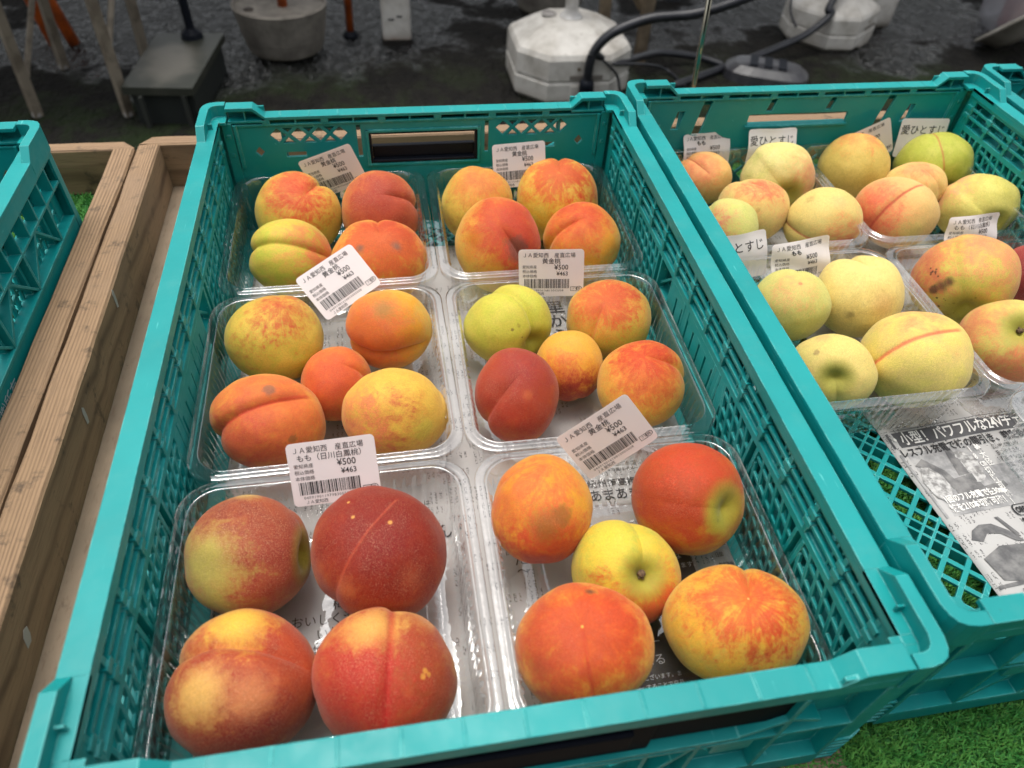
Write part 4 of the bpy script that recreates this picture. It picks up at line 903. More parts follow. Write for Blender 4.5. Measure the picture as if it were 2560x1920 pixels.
def peach(key, i):
    x, y, z, r, kx, ky = PEACH[key]
    if kx > 1.05 and key[0] > 'f':      # rounder than what shows of them
        k2 = 1.02 + (kx - 1.02) * .35; r2 = r * kx / k2; ky2 = 2 - k2; y -= (r2 * ky2 - r * ky) * .9; z += r2 * ky2 - r * ky; r, kx, ky = r2, k2, ky2; z -= .002
    sp = SPEC[key]; c = Vector((x, y, z))
    vb = (CAMPOS - c).normalized(); vr = (VX - vb * VX.dot(vb)).normalized(); vu = vb.cross(vr)
    def wd(d, back=False):
        q = math.sqrt(max(0, 1 - d[0] ** 2 - d[1] ** 2)); return (vr * d[0] + vu * d[1] + vb * (-q if back else q)).normalized()
    tz = -wd(sp['stemdir']) if 'stemdir' in sp else wd(sp['tip'], sp.get('tb'))
    cx = wd(sp['cl']); cx = cx - tz * cx.dot(tz); cx.normalize(); cy = tz.cross(cx)
    M = Matrix(((cx.x, cy.x, tz.x), (cx.y, cy.y, tz.y), (cx.z, cy.z, tz.z))); Mi = M.transposed()
    rnd = random.Random(key); sd = Vector((i * 3.7, i * 1.3, i * 2.1))
    dep = sp['dep'] * 1.25; wide = sp.get('wide', .28); tiph = sp.get('tiph', .015); stem = sp.get('stem', .18); asym = rnd.uniform(-.05, .05)
    V = []
    for a in range(NTH + 1):
        th = math.pi * a / NTH
        st, ct = math.sin(th), math.cos(th)
        for b in range(NPH):
            # more vertices near the crease
            u = 2 * b / NPH - 1; ph = math.pi * (u - .42 * math.sin(math.pi * u) / math.pi)
            n = Vector((st * math.cos(ph), st * math.sin(ph), ct))
            f = 1.0
            half = 1 / (1 + math.exp(-n.x * 14))
            ay = abs(n.y)
            prof = max(0., min(1., (1 - abs(ct) ** 16)))* (.75 + .25 * abs(ct))
            pr = half * (.35 + .65 * prof if ct > 0 else prof * .9 + .25)
            f -= dep * pr * (.42 * math.exp(-(ay / wide) ** 2) + .42 * math.exp(-(ay / .11) ** 2) + .16 * math.exp(-(ay / .032) ** 2))
            f += tiph * math.exp(-(th / .34) ** 2) if tiph > 0 else tiph * math.exp(-(th / .30) ** 2) * 1.6
            e = math.pi - th; f -= stem * math.exp(-(e / .27) ** 2) + .05 * math.exp(-(e / .65) ** 2)
            f += asym * math.tanh(n.y / .12) * half * st
            f += .030 * (1 - ct * ct) - .012
            f += .050 * noise.noise(n * 1.15 + sd) + .016 * noise.noise(n * 2.8 + sd)
            p = M @ (n * r * f * .978)
            p = p + vr * (p.dot(vr) * (kx - 1)) + vu * (p.dot(vu) * (ky - 1))
            V.append(Mi @ p)
    F = [(a * NPH + b, (a + 1) * NPH + b, (a + 1) * NPH + (b + 1) % NPH, a * NPH + (b + 1) % NPH) for a in range(NTH) for b in range(NPH)]
    me = bpy.data.meshes.new('peach'); me.from_pydata(V, [], F)
    bm = bmesh.new(); bm.from_mesh(me); bmesh.ops.remove_doubles(bm, verts=bm.verts, dist=1e-6); bm.to_mesh(me); bm.free(); me.shade_smooth()
    loc = lambda d, back=False: tuple(Mi @ wd(d, back))
    P = [(loc(p[0]), *p[1:]) for p in sp.get('P', [])]; K = [(loc(p[0]), *p[1:]) for p in sp.get('M', [])]
    if sp.get('black'):
        for q in range(26):
            d = (rnd.uniform(-.72, .30), rnd.uniform(-.85, -.35) if q > 8 else rnd.uniform(.05, .3) - .05)
            if q <= 8: d = (rnd.uniform(-.66, -.34), rnd.uniform(.08, .30))
            K.append((loc(d), rnd.uniform(.015, .035), lin(58, 44, 30), .9, .012))
    mat = m_peach('skin_of_peach', dict(seed=i + 1, tint=(1.0, .965, .80, 1) if key[0] < 'g' else (1.04, .975, .97, 1), off=.14 if key[0] in 'e' or key in ('d3', 'f2', 'j2') else .12, base=sp['base'], base2=sp['base2'], mottle=tuple(q * .82 for q in sp['base'][:3]) + (1,), patches=P, marks=K, line=sp.get('line', (RED, 0, .05)),
                  pale=sp.get('pale', .14), specks=sp.get('specks', .35), cavity=lin(150, 150, 60)))
    me.materials.append(mat)
    o = bpy.data.objects.new('peach', me); COL.objects.link(o)
    o.matrix_world = Matrix.Translation(c) @ M.to_4x4()
    tag(o, sp['label'], 'peach', 'peaches in the clear packs')
    if sp.get('stalk'):
        m = MB(); z0 = -r * (1 - stem) * .92
        m.tube([(0, 0, z0 + .003), (.0004, .0003, z0 - .0012), (.0012, -.0004, z0 - .0034)], [.0022, .0017, .0021], 8)
        for q in range(5):
            a = q * 1.3; m.tube([(.001 * math.cos(a), .001 * math.sin(a), z0), (.0022 * math.cos(a), .0022 * math.sin(a), z0 - .0022)], .0006, 5)
        m.build('stem', m_simple('dry_stem', lin(112, 88, 62), .9, lin(70, 52, 36), 900), o, smooth=True)
    return o
for i, k in enumerate(PEACH): peach(k, i)

# ------------------------------------------------------------------ wooden trays, turf, tables
def board(name, x0, x1, y0, y1, z0, z1, mat, parent, corner=None, r=.016, seed=0):
    """plank with worn, slightly wavy edges; corner rounds one plan corner (x, y sign)"""
    m = MB(); along = 1 if (y1 - y0) > (x1 - x0) else 0; n = 46
    L0, L1 = (y0, y1) if along else (x0, x1); A0, A1 = (x0, x1) if along else (y0, y1); V = []; F = []
    e = .0016
    for i in range(n + 1):
        s = L0 + (L1 - L0) * i / n
        w1 = .0009 * noise.noise(Vector((s * 22, seed, 0))) + .0006 * noise.noise(Vector((s * 90, seed, 4))); w2 = .0009 * noise.noise(Vector((s * 22, seed, 9)))
        a0, a1 = A0 + w2, A1 + w1
        if corner:
            cs = (corner[1] if along else corner[0]); ca = (corner[0] if along else corner[1])
            d = (L1 - s) if cs > 0 else (s - L0)
            if d < r:
                k = r - math.sqrt(max(0, r * r - (r - d) ** 2))
                if ca > 0: a1 = max(a0 + .002, A1 - k)
                else: a0 = min(a1 - .002, A0 + k)
        zt = z1 + .0006 * noise.noise(Vector((s * 15, seed, 2)))
        for a, z in ((a0, z0), (a0, zt - e), (a0 + e, zt), (a1 - e, zt), (a1, zt - e), (a1, z0)): V.append((a, s, z) if along else (s, a, z))
    for i in range(n):
        for k in range(6): F.append((i * 6 + k, i * 6 + (k + 1) % 6, (i + 1) * 6 + (k + 1) % 6, (i + 1) * 6 + k))
    F += [list(range(6)), list(range(n * 6, n * 6 + 6))[::-1]]
    m.add(V, F); return m.build(name, mat, parent)
ZW = -.073
tA = empty('wooden_tray', (-.09, .0, -.12), 0, 'shallow wooden tray with a plywood floor, beside and behind the middle crate', 'wooden tray', 'shallow wooden trays on the table')
tB = empty('wooden_tray', (-.6, .0, -.12), 0, 'shallow wooden tray floored with green turf, holding the left crate', 'wooden tray', 'shallow wooden trays on the table')
tC = empty('wooden_tray', (.39, .6, -.12), 0, 'wooden tray whose back plank runs behind the right crate', 'wooden tray', 'shallow wooden trays on the table')
def loc(o, p): o.location = -p.location; return o
loc(board('board', -.0915, -.0712, -.45, .6175, -.1215, ZW, WOODY, tA, seed=1), tA)
loc(board('board', -.0905, .374, .6178, .6345, -.1215, ZW, WOODX, tA, (-1, 1), .015, seed=2), tA)
m = MB(); m.box(-.0710, .3660, -.25, .6175, -.1218, -.1203); loc(m.build('plywood_floor', PLY, tA), tA)
loc(board('board', -.1148, -.0945, -.45, .6130, -.1215, ZW - .001, WOODY, tB, seed=3), tB)
loc(board('board', -.62, -.0950, .6133, .6290, -.1215, ZW - .001, WOODX, tB, (1, 1), .012, seed=4), tB)
loc(board('board', .3770, .860, .6178, .6345, -.1215, ZW, WOODX, tC, seed=5), tC)
# paper scraps left on the tray
for i, (y, z, sx_, sz_) in enumerate(((.388, -.088, .006, .014), (.274, -.096, .006, .012), (.118, -.105, .010, .009))):
    m = MB(); P = [(0, 0), (.5, -.1), (.8, .3), (.95, .9), (.6, 1.1), (.25, .8)]
    m.prism([(y + sx_ * a, z + sz_ * b) for a, b in P], 0, .0002); o = m.build('paper_scrap', m_simple('torn_paper', lin(170, 166, 158), .8), tA)
    for v in o.data.vertices: v.co = Vector((-.0712 + v.co.z + .0003, v.co.x, v.co.y))
    o.location = -tA.location

def m_turf():
    t = NT('turf_blades'); c = t.co(); r = t.n('ObjectInfo')
    col = t.mix(t.step(t.noise(c, 55, 4, .6), .35, .7), lin(52, 124, 56), lin(96, 158, 74))
    col = t.mix(t.step(t.noise(c, 900, 2), .5, .8), col, lin(112, 136, 66)); t.base(col); t.rough(.55); t.b.inputs['Specular IOR Level'].default_value = .3; return t.m
TURF = m_turf()
m = MB(); m.box(-.62, 1.15, -.50, .640, -.1275, -.1228)
turf = m.build('artificial_turf', m_simple('turf_backing', lin(44, 100, 46), .9, lin(56, 118, 54), 300)); tag(turf, 'green artificial turf mat laid over the sales table', 'turf mat')
def blades(x0, x1, y0, y1, n, seed, z=-.1228):
    rs = np.random.RandomState(seed); x = rs.uniform(x0, x1, n); y = rs.uniform(y0, y1, n); a = rs.uniform(0, 6.28, n); hgt = rs.uniform(.0025, .0060, n); ln = rs.uniform(.001, .0050, n); wd = rs.uniform(.0004, .0008, n); b = a + rs.uniform(-1, 1, n)
    v = np.zeros((n, 4, 3)); ca, sa = np.cos(a), np.sin(a)
    v[:, 0] = np.stack([x - sa * wd, y + ca * wd, np.full(n, z)], 1); v[:, 1] = np.stack([x + sa * wd, y - ca * wd, np.full(n, z)], 1)
    v[:, 2] = np.stack([x + sa * wd * .8 + np.cos(b) * ln, y - ca * wd * .8 + np.sin(b) * ln, z + hgt], 1); v[:, 3] = np.stack([x - sa * wd * .3 + np.cos(b) * ln, y + ca * wd * .3 + np.sin(b) * ln, z + hgt * 1.02], 1)
    return v.reshape(-1, 3)
V = np.concatenate([blades(.30, .72, -.16, .05, 62000, 1), blades(.385, .56, .03, .24, 22000, 2), blades(-.30, -.116, .22, .61, 26000, 3), blades(.02, .35, .36, .60, 16000, 4), blades(.375, .73, .50, .61, 6000, 5)])
keep = ~((V.reshape(-1, 4, 3)[:, 0, 0] > -.09) & (V.reshape(-1, 4, 3)[:, 0, 0] < .0)); V = V.reshape(-1, 4, 3)[keep].reshape(-1, 3)
n = len(V) // 4; me = bpy.data.meshes.new('turf_blades'); me.vertices.add(len(V)); me.vertices.foreach_set('co', V.ravel())
me.loops.add(n * 4); me.loops.foreach_set('vertex_index', np.arange(n * 4)); me.polygons.add(n); me.polygons.foreach_set('loop_start', np.arange(0, n * 4, 4)); me.polygons.foreach_set('loop_total', np.full(n, 4))
me.materials.append(TURF); me.update(calc_edges=True); me.validate()
o = bpy.data.objects.new('turf_blades', me); COL.objects.link(o); o.parent = turf; o['kind'] = 'stuff'

GZ = -.80
tb = empty('sales_table', (0, 0, GZ), 0, 'sales table standing under the crates and wooden trays', 'table')
m = MB(); m.box(-.66, 1.18, -.52, .636, .645, .672); m.build('table_top', m_simple('painted_board', lin(120, 112, 98), .7, lin(96, 88, 76), 12), tb)
for x in (-.6, .26, 1.12):
    for y in (-.46, .57): m = MB(); m.box(x - .02, x + .02, y - .02, y + .02, 0, .645); m.build('leg', m_simple('grey_metal', lin(120, 118, 112), .5), tb)

# ------------------------------------------------------------------ wet ground and the stall behind
def m_ground():
    t = NT('wet_ground'); c = t.co()
    n1, n2 = t.noise(c, 1.3, 5, .6), t.noise(c, 7, 6, .65)
    s = t.n('SeparateXYZ'); t.link(c, s.inputs[0]); near = t.step(s.outputs[1], 2.75, 2.0)
    moss = t.math('MULTIPLY', t.math('MAXIMUM', t.step(t.math('ADD', n1, t.math('MULTIPLY', n2, .6)), .76, .94), t.math('MULTIPLY', near, t.step(n2, .44, .62))), .8)
    wet = t.step(t.math('ADD', t.math('ADD', n1, t.math('MULTIPLY', n2, .35)), t.math('MULTIPLY', near, -.25)), .58, .68)
    col = t.mix(t.step(n2, .3, .7), lin(30, 29, 27), lin(44, 41, 37))
    col = t.mix(moss, col, t.mix(t.noise(c, 60, 3), lin(26, 40, 22), lin(48, 62, 32)))
    col = t.mix(t.math('MULTIPLY', wet, .9), col, lin(12, 12, 15)); t.base(col)
    t.rough(t.math('ADD', t.math('MULTIPLY', wet, -.83), .87)); t.link(t.math('ADD', .12, t.math('MULTIPLY', wet, .9)), t.b.inputs['Specular IOR Level'])
    rip = t.n('TexNoise'); t.link(t.map(c, (30, 16, 1)), rip.inputs['Vector']); rip.inputs['Scale'].default_value = 1; rip.inputs['Detail'].default_value = 3; rip.inputs['Roughness'].default_value = .6; rip.inputs['Distortion'].default_value = .8
    t.bump(t.math('ADD', rip.outputs['Fac'], t.math('MULTIPLY', t.noise(c, 62, 2, .6), .35)), 1.0, .040); return t.m
m = MB(); m.box(-60, 60, -40, 80, GZ - .2, GZ); m.build('ground', m_ground())['kind'] = 'structure'

GREYM = m_simple('worn_grey_metal', lin(134, 124, 108), .5, lin(104, 94, 80), 20)
def leg(m, p, q, r=.0175):
    m.tube([p, q], r, 4)
def folding_table(name, feet, label, ztop, mat, wtop):
    t = empty(name, (feet[0][0][0], feet[0][0][1], GZ), 0, label, 'table', 'folding tables of the stall behind')
    for (f, u) in feet:
        m = MB(); leg(m, f, u); o = m.build('leg', mat, t); o.location = -t.location
        m = MB(); m.lathe([(.014, 0), (.015, .004), (.013, .016)], (f[0], f[1], f[2] + .0), 10); o = m.build('foot_cap', m_simple('pale_rubber', lin(150, 146, 140), .7), o)
    return t
t1 = folding_table('folding_table', [((-.881, 2.198, GZ), (-.845, 2.20, -.10)), ((-.618, 2.182, GZ), (-.606, 2.19, -.10)), ((-.888, 2.537, GZ), (-.83, 2.53, -.10)), ((-.637, 2.587, GZ), (-.60, 2.57, -.10))],
                   'table on slim tan metal legs on the wet ground, top left', -.1, GREYM, 0)
m = MB(); m.tube([(-.872, 2.21, -.69), (-.855, 2.52, -.50)], .009, 8); m.tube([(-.612, 2.20, -.60), (-.60, 2.56, -.40)], .009, 8); o = m.build('brace', GREYM, t1); o.location = -t1.location
m = MB(); m.box(-1.9, -.52, 2.12, 2.75, -.10, -.075); o = m.build('table_top', m_simple('board_top', lin(130, 120, 104), .6), t1); o.location = -t1.location  # top out of view, included to shade the ground below
# orange barrier legs
ORN = m_simple('orange_paint', lin(196, 92, 30), .45, lin(140, 66, 30), 22)
b1 = empty('orange_trestle', (-.93, 2.735, GZ), 0, 'orange metal trestle legs behind the tan table legs', 'trestle', 'orange stands of the stall behind')
for p, q in (((-.965, 2.735, GZ), (-1.03, 2.735, -.30)), ((-.900, 2.735, GZ), (-.985, 2.735, -.30))):
    m = MB(); m.tube([p, ((p[0] * .6 + q[0] * .4), p[1], -.62), q], [.020, .018, .016], 12); o = m.build('leg', ORN, b1, smooth=True); o.location = -b1.location
m = MB(); m.tube([(-1.05, 2.735, -.30), (-.90, 2.735, -.30)], .016, 12); o = m.build('crossbar', ORN, b1); o.location = -b1.location
b2 = empty('orange_stand', (.055, 2.763, GZ), 0, 'orange pole standing on the wet ground between round weight and white post', 'pole', 'orange stands of the stall behind')
m = MB(); m.tube([(0, 0, 0), (.012, 0, .4), (.02, 0, 1.1)], .014, 12); m.build('pole', ORN, b2, smooth=True); m = MB(); m.lathe([(.03, 0), (.03, .006), (.018, .02)], n=16); m.build('base', BLACK, b2)
# low step
st = empty('wooden_step', (-.45, 2.30, GZ), 0, 'low dark wooden step with a pale worn patch on top', 'step')
m = MB(); m.prism([(-.142, -.185), (.058, -.205), (.105, .20), (-.105, .205)], .095, .118); 
def m_step():
    t = NT('worn_step_top'); c = t.co(); v = t.noise(c, 9, 5, .6)
    d = t.vmath('LENGTH', t.map(c, (8, 5, 0), (.25, .1, 0)))
    t.base(t.mix(t.step(t.math('ADD', d, t.math('MULTIPLY', v, 1.1)), .8, 1.5), lin(104, 100, 90), lin(50, 52, 44))); t.rough(.5); return t.m
m.build('step_top', m_step(), st)
m = MB(); m.prism([(-.125, -.170), (.050, -.188), (.090, .18), (-.09, .185)], 0, .095); m.build('step_body', m_simple('dark_wood', lin(34, 38, 36), .6), st)
for x in (-.1, .02): m = MB(); m.box(x, x + .012, -.205, -.19, 0, .094); m.build('slat', m_simple('dark_wood_slat', lin(48, 50, 46), .6), st)
# black stand on the step
bs = empty('black_stand', (-.44, 2.47, -.682), 0, 'black pole stand rising from the back of the low step', 'stand')
m = MB(); m.lathe([(.035, 0), (.032, .015), (.014, .03), (.013, .25), (.022, .26), (.022, .36), (.013, .37), (.013, .9)], n=16); m.build('pole', BLACK, bs, smooth=False)
# round concrete weight
def m_conc(name, a, b, low):
    t = NT(name); c = t.co(); s = t.n('SeparateXYZ'); t.link(c, s.inputs[0])
    col = t.mix(t.step(t.noise(c, 14, 6, .65), .35, .7), a, b)
    col = t.mix(t.math('MULTIPLY', t.step(t.math('ADD', s.outputs[2], t.math('MULTIPLY', t.noise(c, 20, 4), .05)), .055, .015), .8), col, low)
    col = t.mix(t.step(t.noise(c, 40, 5, .7), .6, .72, 0, .5), col, lin(70, 62, 50)); t.base(col); t.rough(.75); t.bump(t.noise(c, 60, 4, .6), .4, .003); return t.m
CONC = m_conc('weathered_concrete', lin(132, 126, 116), lin(100, 94, 86), lin(76, 70, 50))
rw = empty('round_weight', (-.170, 2.655, GZ), 0, 'round grey concrete weight holding an orange pole', 'weight')
m = MB(); m.lathe([(.105, 0), (.128, .012), (.142, .06), (.158, .150), (.160, .158), (.152, .162), (.148, .150), (.03, .146)], n=56); m.build('weight_body', CONC, rw, smooth=False)
m = MB(); m.tube([(.01, .0, .146), (.018, .0, .9)], .0165, 14); m.build('pole', ORN, rw, smooth=True)
m = MB(); m.lathe([(.016, 0), (.018, .004), (.010, .008)], (-.10, -.04, .147), 12); m.build('plug', m_simple('dark_plug', lin(58, 50, 44), .7), rw)
rw2 = copy_tree(rw); rw2.location = (.86, 3.02, GZ); rw2['label'] = 'second round grey weight, just behind the white umbrella base at the top edge'; rw['group'] = rw2['group'] = 'round concrete weights'
# white square post with rusty foot
def m_white(name, rust=True):
    t = NT(name); c = t.co(); s = t.n('SeparateXYZ'); t.link(c, s.inputs[0])
    col = t.mix(t.step(t.noise(c, 12, 6, .65), .35, .75), lin(206, 202, 194), lin(164, 158, 148))
    col = t.mix(t.step(t.noise(c, 46, 5, .7), .60, .74, 0, .7), col, lin(104, 94, 78))
    col = t.mix(t.math('MULTIPLY', t.step(t.math('ADD', s.outputs[2], t.math('MULTIPLY', t.noise(c, 24, 4), .05)), .07, .028), .85 if rust else .45), col, lin(110, 72, 34) if rust else lin(112, 100, 80))
    t.base(col); t.rough(.45); t.bump(t.noise(c, 30, 3), .2, .003); return t.m
wp = empty('white_post', (.225, 2.715, GZ), 0, 'cream white square post with a rusty foot', 'post')
m = MB(); m.prism(rounded(-.052, .052, -.045, .045, .014), .02, .95); m.build('post', m_white('white_post_paint'), wp)
m = MB(); m.prism(rounded(-.056, .056, -.049, .049, .012), 0, .02); m.build('foot', m_simple('black_foot', lin(28, 24, 20), .6), wp)
for x, z in ((-.018, .088), (.012, .098)): m = MB(); m.box(x - .010, x + .010, -.0465, -.044, z, z + .005); m.build('slot', BLACK, wp)

# big white water-filled umbrella base
WHT = m_white('grimy_white_plastic', False)
ub = empty('umbrella_base', (.782, 2.335, GZ), 0, 'grimy white water filled umbrella base with a white tube, behind the middle crate', 'umbrella base', 'white plastic umbrella bases')
def octo(hx, hy, ch, n=3):
    P = []
    for sx_, sy_ in ((1, -1), (1, 1), (-1, 1), (-1, -1)):
        c = [(sx_ * hx, sy_ * (hy - ch)), (sx_ * (hx - ch), sy_ * hy)]
        if sx_ * sy_ < 0: c = c[::-1]
        P += c
    return P
def loft(levels, n=64):
    """stack of chamfered squares, each smoothed"""
    V = []; F = []
    for (hx, hy, z) in levels:
        for k in range(n):
            a = 2 * math.pi * k / n; c, s = math.cos(a), math.sin(a); e = 3.4
            q = (abs(c) ** e + abs(s) ** e) ** (-1 / e); V.append((c * q * hx, s * q * hy, z))
    m_ = len(levels)
    F = [(i * n + k, i * n + (k + 1) % n, (i + 1) * n + (k + 1) % n, (i + 1) * n + k) for i in range(m_ - 1) for k in range(n)] + [list(range(n))[::-1], list(range((m_ - 1) * n, m_ * n))]
    return V, F
def facets(levels, ch=.36):
    V = []; F = []; n = 8
    for (hx, hy, z) in levels:
        for (a, b) in ((1, -1 + ch * 1.3), (1, 1 - ch * 1.3), (1 - ch * 1.3, 1), (-1 + ch * 1.3, 1), (-1, 1 - ch * 1.3), (-1, -1 + ch * 1.3), (-1 + ch * 1.3, -1), (1 - ch * 1.3, -1)): V.append((a * hx, b * hy, z))
    k_ = len(levels)
    return V, [(i * n + k, i * n + (k + 1) % n, (i + 1) * n + (k + 1) % n, (i + 1) * n + k) for i in range(k_ - 1) for k in range(n)] + [list(range(n))[::-1], list(range((k_ - 1) * n, k_ * n))]
m = MB(); m.add(*facets([(.190, .180, 0), (.207, .197, .018), (.208, .198, .074), (.202, .192, .078), (.202, .192, .082), (.207, .197, .086), (.205, .195, .150), (.196, .186, .166), (.108, .100, .214), (.070, .066, .222)]))
m.build('tank', WHT, ub, bevel=.011).modifiers[0].segments = 4
m = MB(); m.box(-.030, .082, -.2005, -.190, .004, .072); m.build('lower_panel', WHT, ub, bevel=.003)
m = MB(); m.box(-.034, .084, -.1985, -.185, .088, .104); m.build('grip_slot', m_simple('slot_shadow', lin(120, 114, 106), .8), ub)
m = MB(); m.lathe([(.040, .2225), (.038, .226), (.030, .228), (.023, .25), (.022, .300), (.035, .303), (.036, .345), (.033, .350), (.0285, .356), (.0285, .9)], n=24); m.build('tube', m_simple('white_tube', lin(214, 212, 208), .4, lin(180, 176, 170), 14), ub, smooth=True)
m = MB(); m.lathe([(.026, .2215), (.026, .2275), (.020, .2285), (.019, .2245)], (-.075, .02, 0), 20); m.build('filler_cap', m_simple('grey_cap', lin(150, 146, 142), .6), ub)
m = MB(); m.lathe([(.0045, 0), (.006, .0015)], (0, 0, 0), 10); o = m.build('drain_plug', m_simple('rusty_plug', lin(96, 78, 48), .8), ub); o.rotation_euler = (R_(90), 0, 0); o.location = (-.004, -.1975, .125)
ub.scale = (.93, .93, .97)
# second base and a jug further right
ub2 = copy_tree(ub); ub2.location = (1.93, 2.69, GZ); ub2.rotation_euler = (0, 0, R_(38)); ub2['label'] = 'smaller looking white umbrella base at the top right with the black hose in front'
ub2.scale = (.80, .80, .78)
jg = empty('white_jug', (2.20, 2.80, GZ), 0, 'cream white plastic jug beside the top right umbrella base', 'jug')
m = MB(); m.add(*loft([(.050, .045, 0), (.062, .055, .008), (.066, .058, .03), (.066, .058, .20), (.050, .045, .25), (.022, .022, .27), (.022, .022, .30)], 32)); m.build('jug_body', WHT, jg, smooth=True)
m = MB(); m.tube([(.03, 0, .22), (.075, 0, .25), (.085, 0, .18), (.066, 0, .13)], .009, 8); m.build('handle', WHT, jg, smooth=True)

# wooden trestle behind the white base
TR = m_simple('old_timber', lin(116, 102, 82), .7, lin(88, 76, 60), 14)
wt = empty('timber_trestle', (1.0, 2.5, GZ), 0, 'old timber trestle legs with a diagonal brace behind the white umbrella base', 'trestle')
for p, q in (((.965, 2.54, GZ), (.93, 2.54, -.1)), ((1.085, 2.46, GZ), (1.09, 2.46, -.1))):
    m = MB(); m.box(-.018, .018, -.018, .018, 0, 1); o = m.build('leg', TR, wt)
    for v in o.data.vertices: f_ = v.co.z; v.co = Vector((p[0] + (q[0] - p[0]) * f_ + v.co.x, p[1] + v.co.y, p[2] + (q[2] - p[2]) * f_))
    o.location = -wt.location
m = MB(); m.tube([(.96, 2.50, -.45), (1.08, 2.50, -.62)], .016, 4); m.tube([(1.18, 2.50, -.45), (1.09, 2.50, -.60)], .014, 4); o = m.build('brace', TR, wt); o.location = -wt.location
# slim polished pole just behind the right crate
cp = empty('metal_pole', (.5060, .680, -.800), 0, 'slim polished metal pole behind the right crate', 'pole')
m = MB(); m.tube([(-.012, 0, .0), (-.002, 0, .70), (-.020, 0, 1.05)], .0030, 16); m.build('pole', m_simple('polished_metal', lin(206, 200, 184), .14, metal=1), cp, smooth=True)
m = MB(); m.lathe([(.05, 0), (.05, .006), (.01, .014)], (-.012, 0, 0), 20); m.build('base', BLACK, cp)

# hoses and cables
def bez(P, n=14):
    P = [Vector(p) for p in P]; out = []
    for i in range(len(P) - 1):
        p0, p1, p2, p3 = P[max(i - 1, 0)], P[i], P[i + 1], P[min(i + 2, len(P) - 1)]
        for k in range(n):
            t = k / n; out.append(.5 * ((2 * p1) + (-p0 + p2) * t + (2 * p0 - 5 * p1 + 4 * p2 - p3) * t * t + (-p0 + 3 * p1 - 3 * p2 + p3) * t ** 3))
    return out + [P[-1]]
HOSE = m_simple('black_hose', lin(30, 31, 36), .38, lin(44, 45, 50), 30)
def hose(name, pts, r, label, cat='hose'):
    m = MB(); m.tube(bez(pts), r, 12); o = m.build(name, HOSE, smooth=True); return tag(o, label, cat, 'black hoses behind the crates')
hose('black_hose', [(2.1, 2.75, -.35), (1.836, 2.555, -.62), (1.831, 2.531, -.66), (1.734, 2.496, -.72), (1.555, 2.436, -.76), (1.375, 2.373, -.785), (1.149, 2.247, -.785)], .0135, 'long black hose sweeping down from the top right past the second umbrella base')
hb = empty('black_hose', (.85, 2.15, GZ), 0, 'black hose arching in front of the white umbrella base to a ribbed elbow', 'hose', 'black hoses behind the crates')
m = MB(); m.tube(bez([(1.45, 2.05, -.34), (1.229, 2.074, -.45), (1.108, 2.109, -.5), (.977, 2.13, -.52), (.866, 2.13, -.56), (.812, 2.13, -.62), (.806, 2.14, -.70), (.806, 2.14, -.745)]), .0150, 12); o = m.build('tube', HOSE, hb, smooth=True); o.location = -hb.location
m = MB(); m.lathe([(.020, 0), (.024, .006), (.024, .016), (.021, .018), (.024, .022), (.024, .036), (.018, .048)], (.806, 2.14, -.755), 20); m.tube(bez([(.806, 2.14, -.735), (.815, 2.14, -.765), (.85, 2.135, -.778), (.93, 2.13, -.778)]), .024, 14); o = m.build('elbow', BLACK, hb, smooth=True); o.location = -hb.location
hose('black_hose', [(.812, 2.145, -.62), (.86, 2.17, -.655), (.923, 2.2, -.68), (1.131, 2.408, -.74), (1.29, 2.445, -.77), (1.386, 2.404, -.785)], .0125, 'black hose running level from the arching hose towards the slim metal pole')
hose('black_cable', [(.845, 2.125, -.64), (.906, 2.15, -.70), (.930, 2.15, -.76), (.986, 2.198, -.79)], .0045, 'thin black cable hanging beside the arching hose', 'cable')
hose('black_cable', [(.884, 2.14, -.66), (1.069, 2.314, -.74), (1.164, 2.369, -.785), (1.195, 2.255, -.792)], .005, 'thin black cable looping towards the ground by the right crate corner', 'cable')
hose('black_cable', [(1.76, 2.66, -.30), (1.72, 2.66, -.55), (1.70, 2.60, -.66), (1.70, 2.52, -.70)], .0045, 'thin black cable hanging over the top right umbrella base', 'cable')
cv = empty('cable_cover', (1.52, 2.32, GZ), R_(-25), 'dark plastic cable box lying on the ground behind the right crate', 'cable box')
m = MB(); m.add(*loft([(.15, .085, 0), (.145, .080, .03), (.115, .055, .05), (.05, .02, .056)], 32)); m.build('cover', m_simple('dark_grey_plastic', lin(52, 52, 56), .35, lin(66, 66, 68), 20), cv, smooth=False)
for x in (-.05, .0, .05): m = MB(); m.box(x - .014, x + .014, -.045, .045, .0505, .0575); m.build('rib', BLACK, cv)
# plastic basin and wrapped red goods at the right edge
ds = tag(None or empty('grey_basin', (2.66, 2.44, GZ), 0), 'upturned rim of a pale grey basin at the right edge behind the crates', 'basin')
m = MB(); m.lathe([(.08, 0), (.12, .02), (.165, .075), (.180, .080), (.186, .073), (.180, .066), (.172, .066), (.13, .015), (.08, -.004 + .004)], n=40); o = m.build('basin_shell', m_simple('grey_plastic', lin(168, 162, 152), .45, lin(140, 134, 124), 12), ds, smooth=True, recalc=True); o.rotation_euler = (R_(-38), R_(-30), 0); o.location = (0, 0, .095)
rb = empty('wrapped_bucket', (2.86, 2.72, GZ), 0, 'red bucket in clear wrapping at the top right corner', 'bucket')
m = MB(); m.lathe([(.10, 0), (.13, .30), (.138, .30), (.138, .315), (.126, .315), (.097, .01)], n=32); m.build('bucket', m_simple('red_plastic', lin(150, 40, 44), .4, lin(120, 36, 40), 14), rb, smooth=False)
m = MB(); V = []; N_ = 40
prof = [(.16, .0), (.19, .05), (.185, .16), (.19, .28), (.16, .38), (.05, .45)]
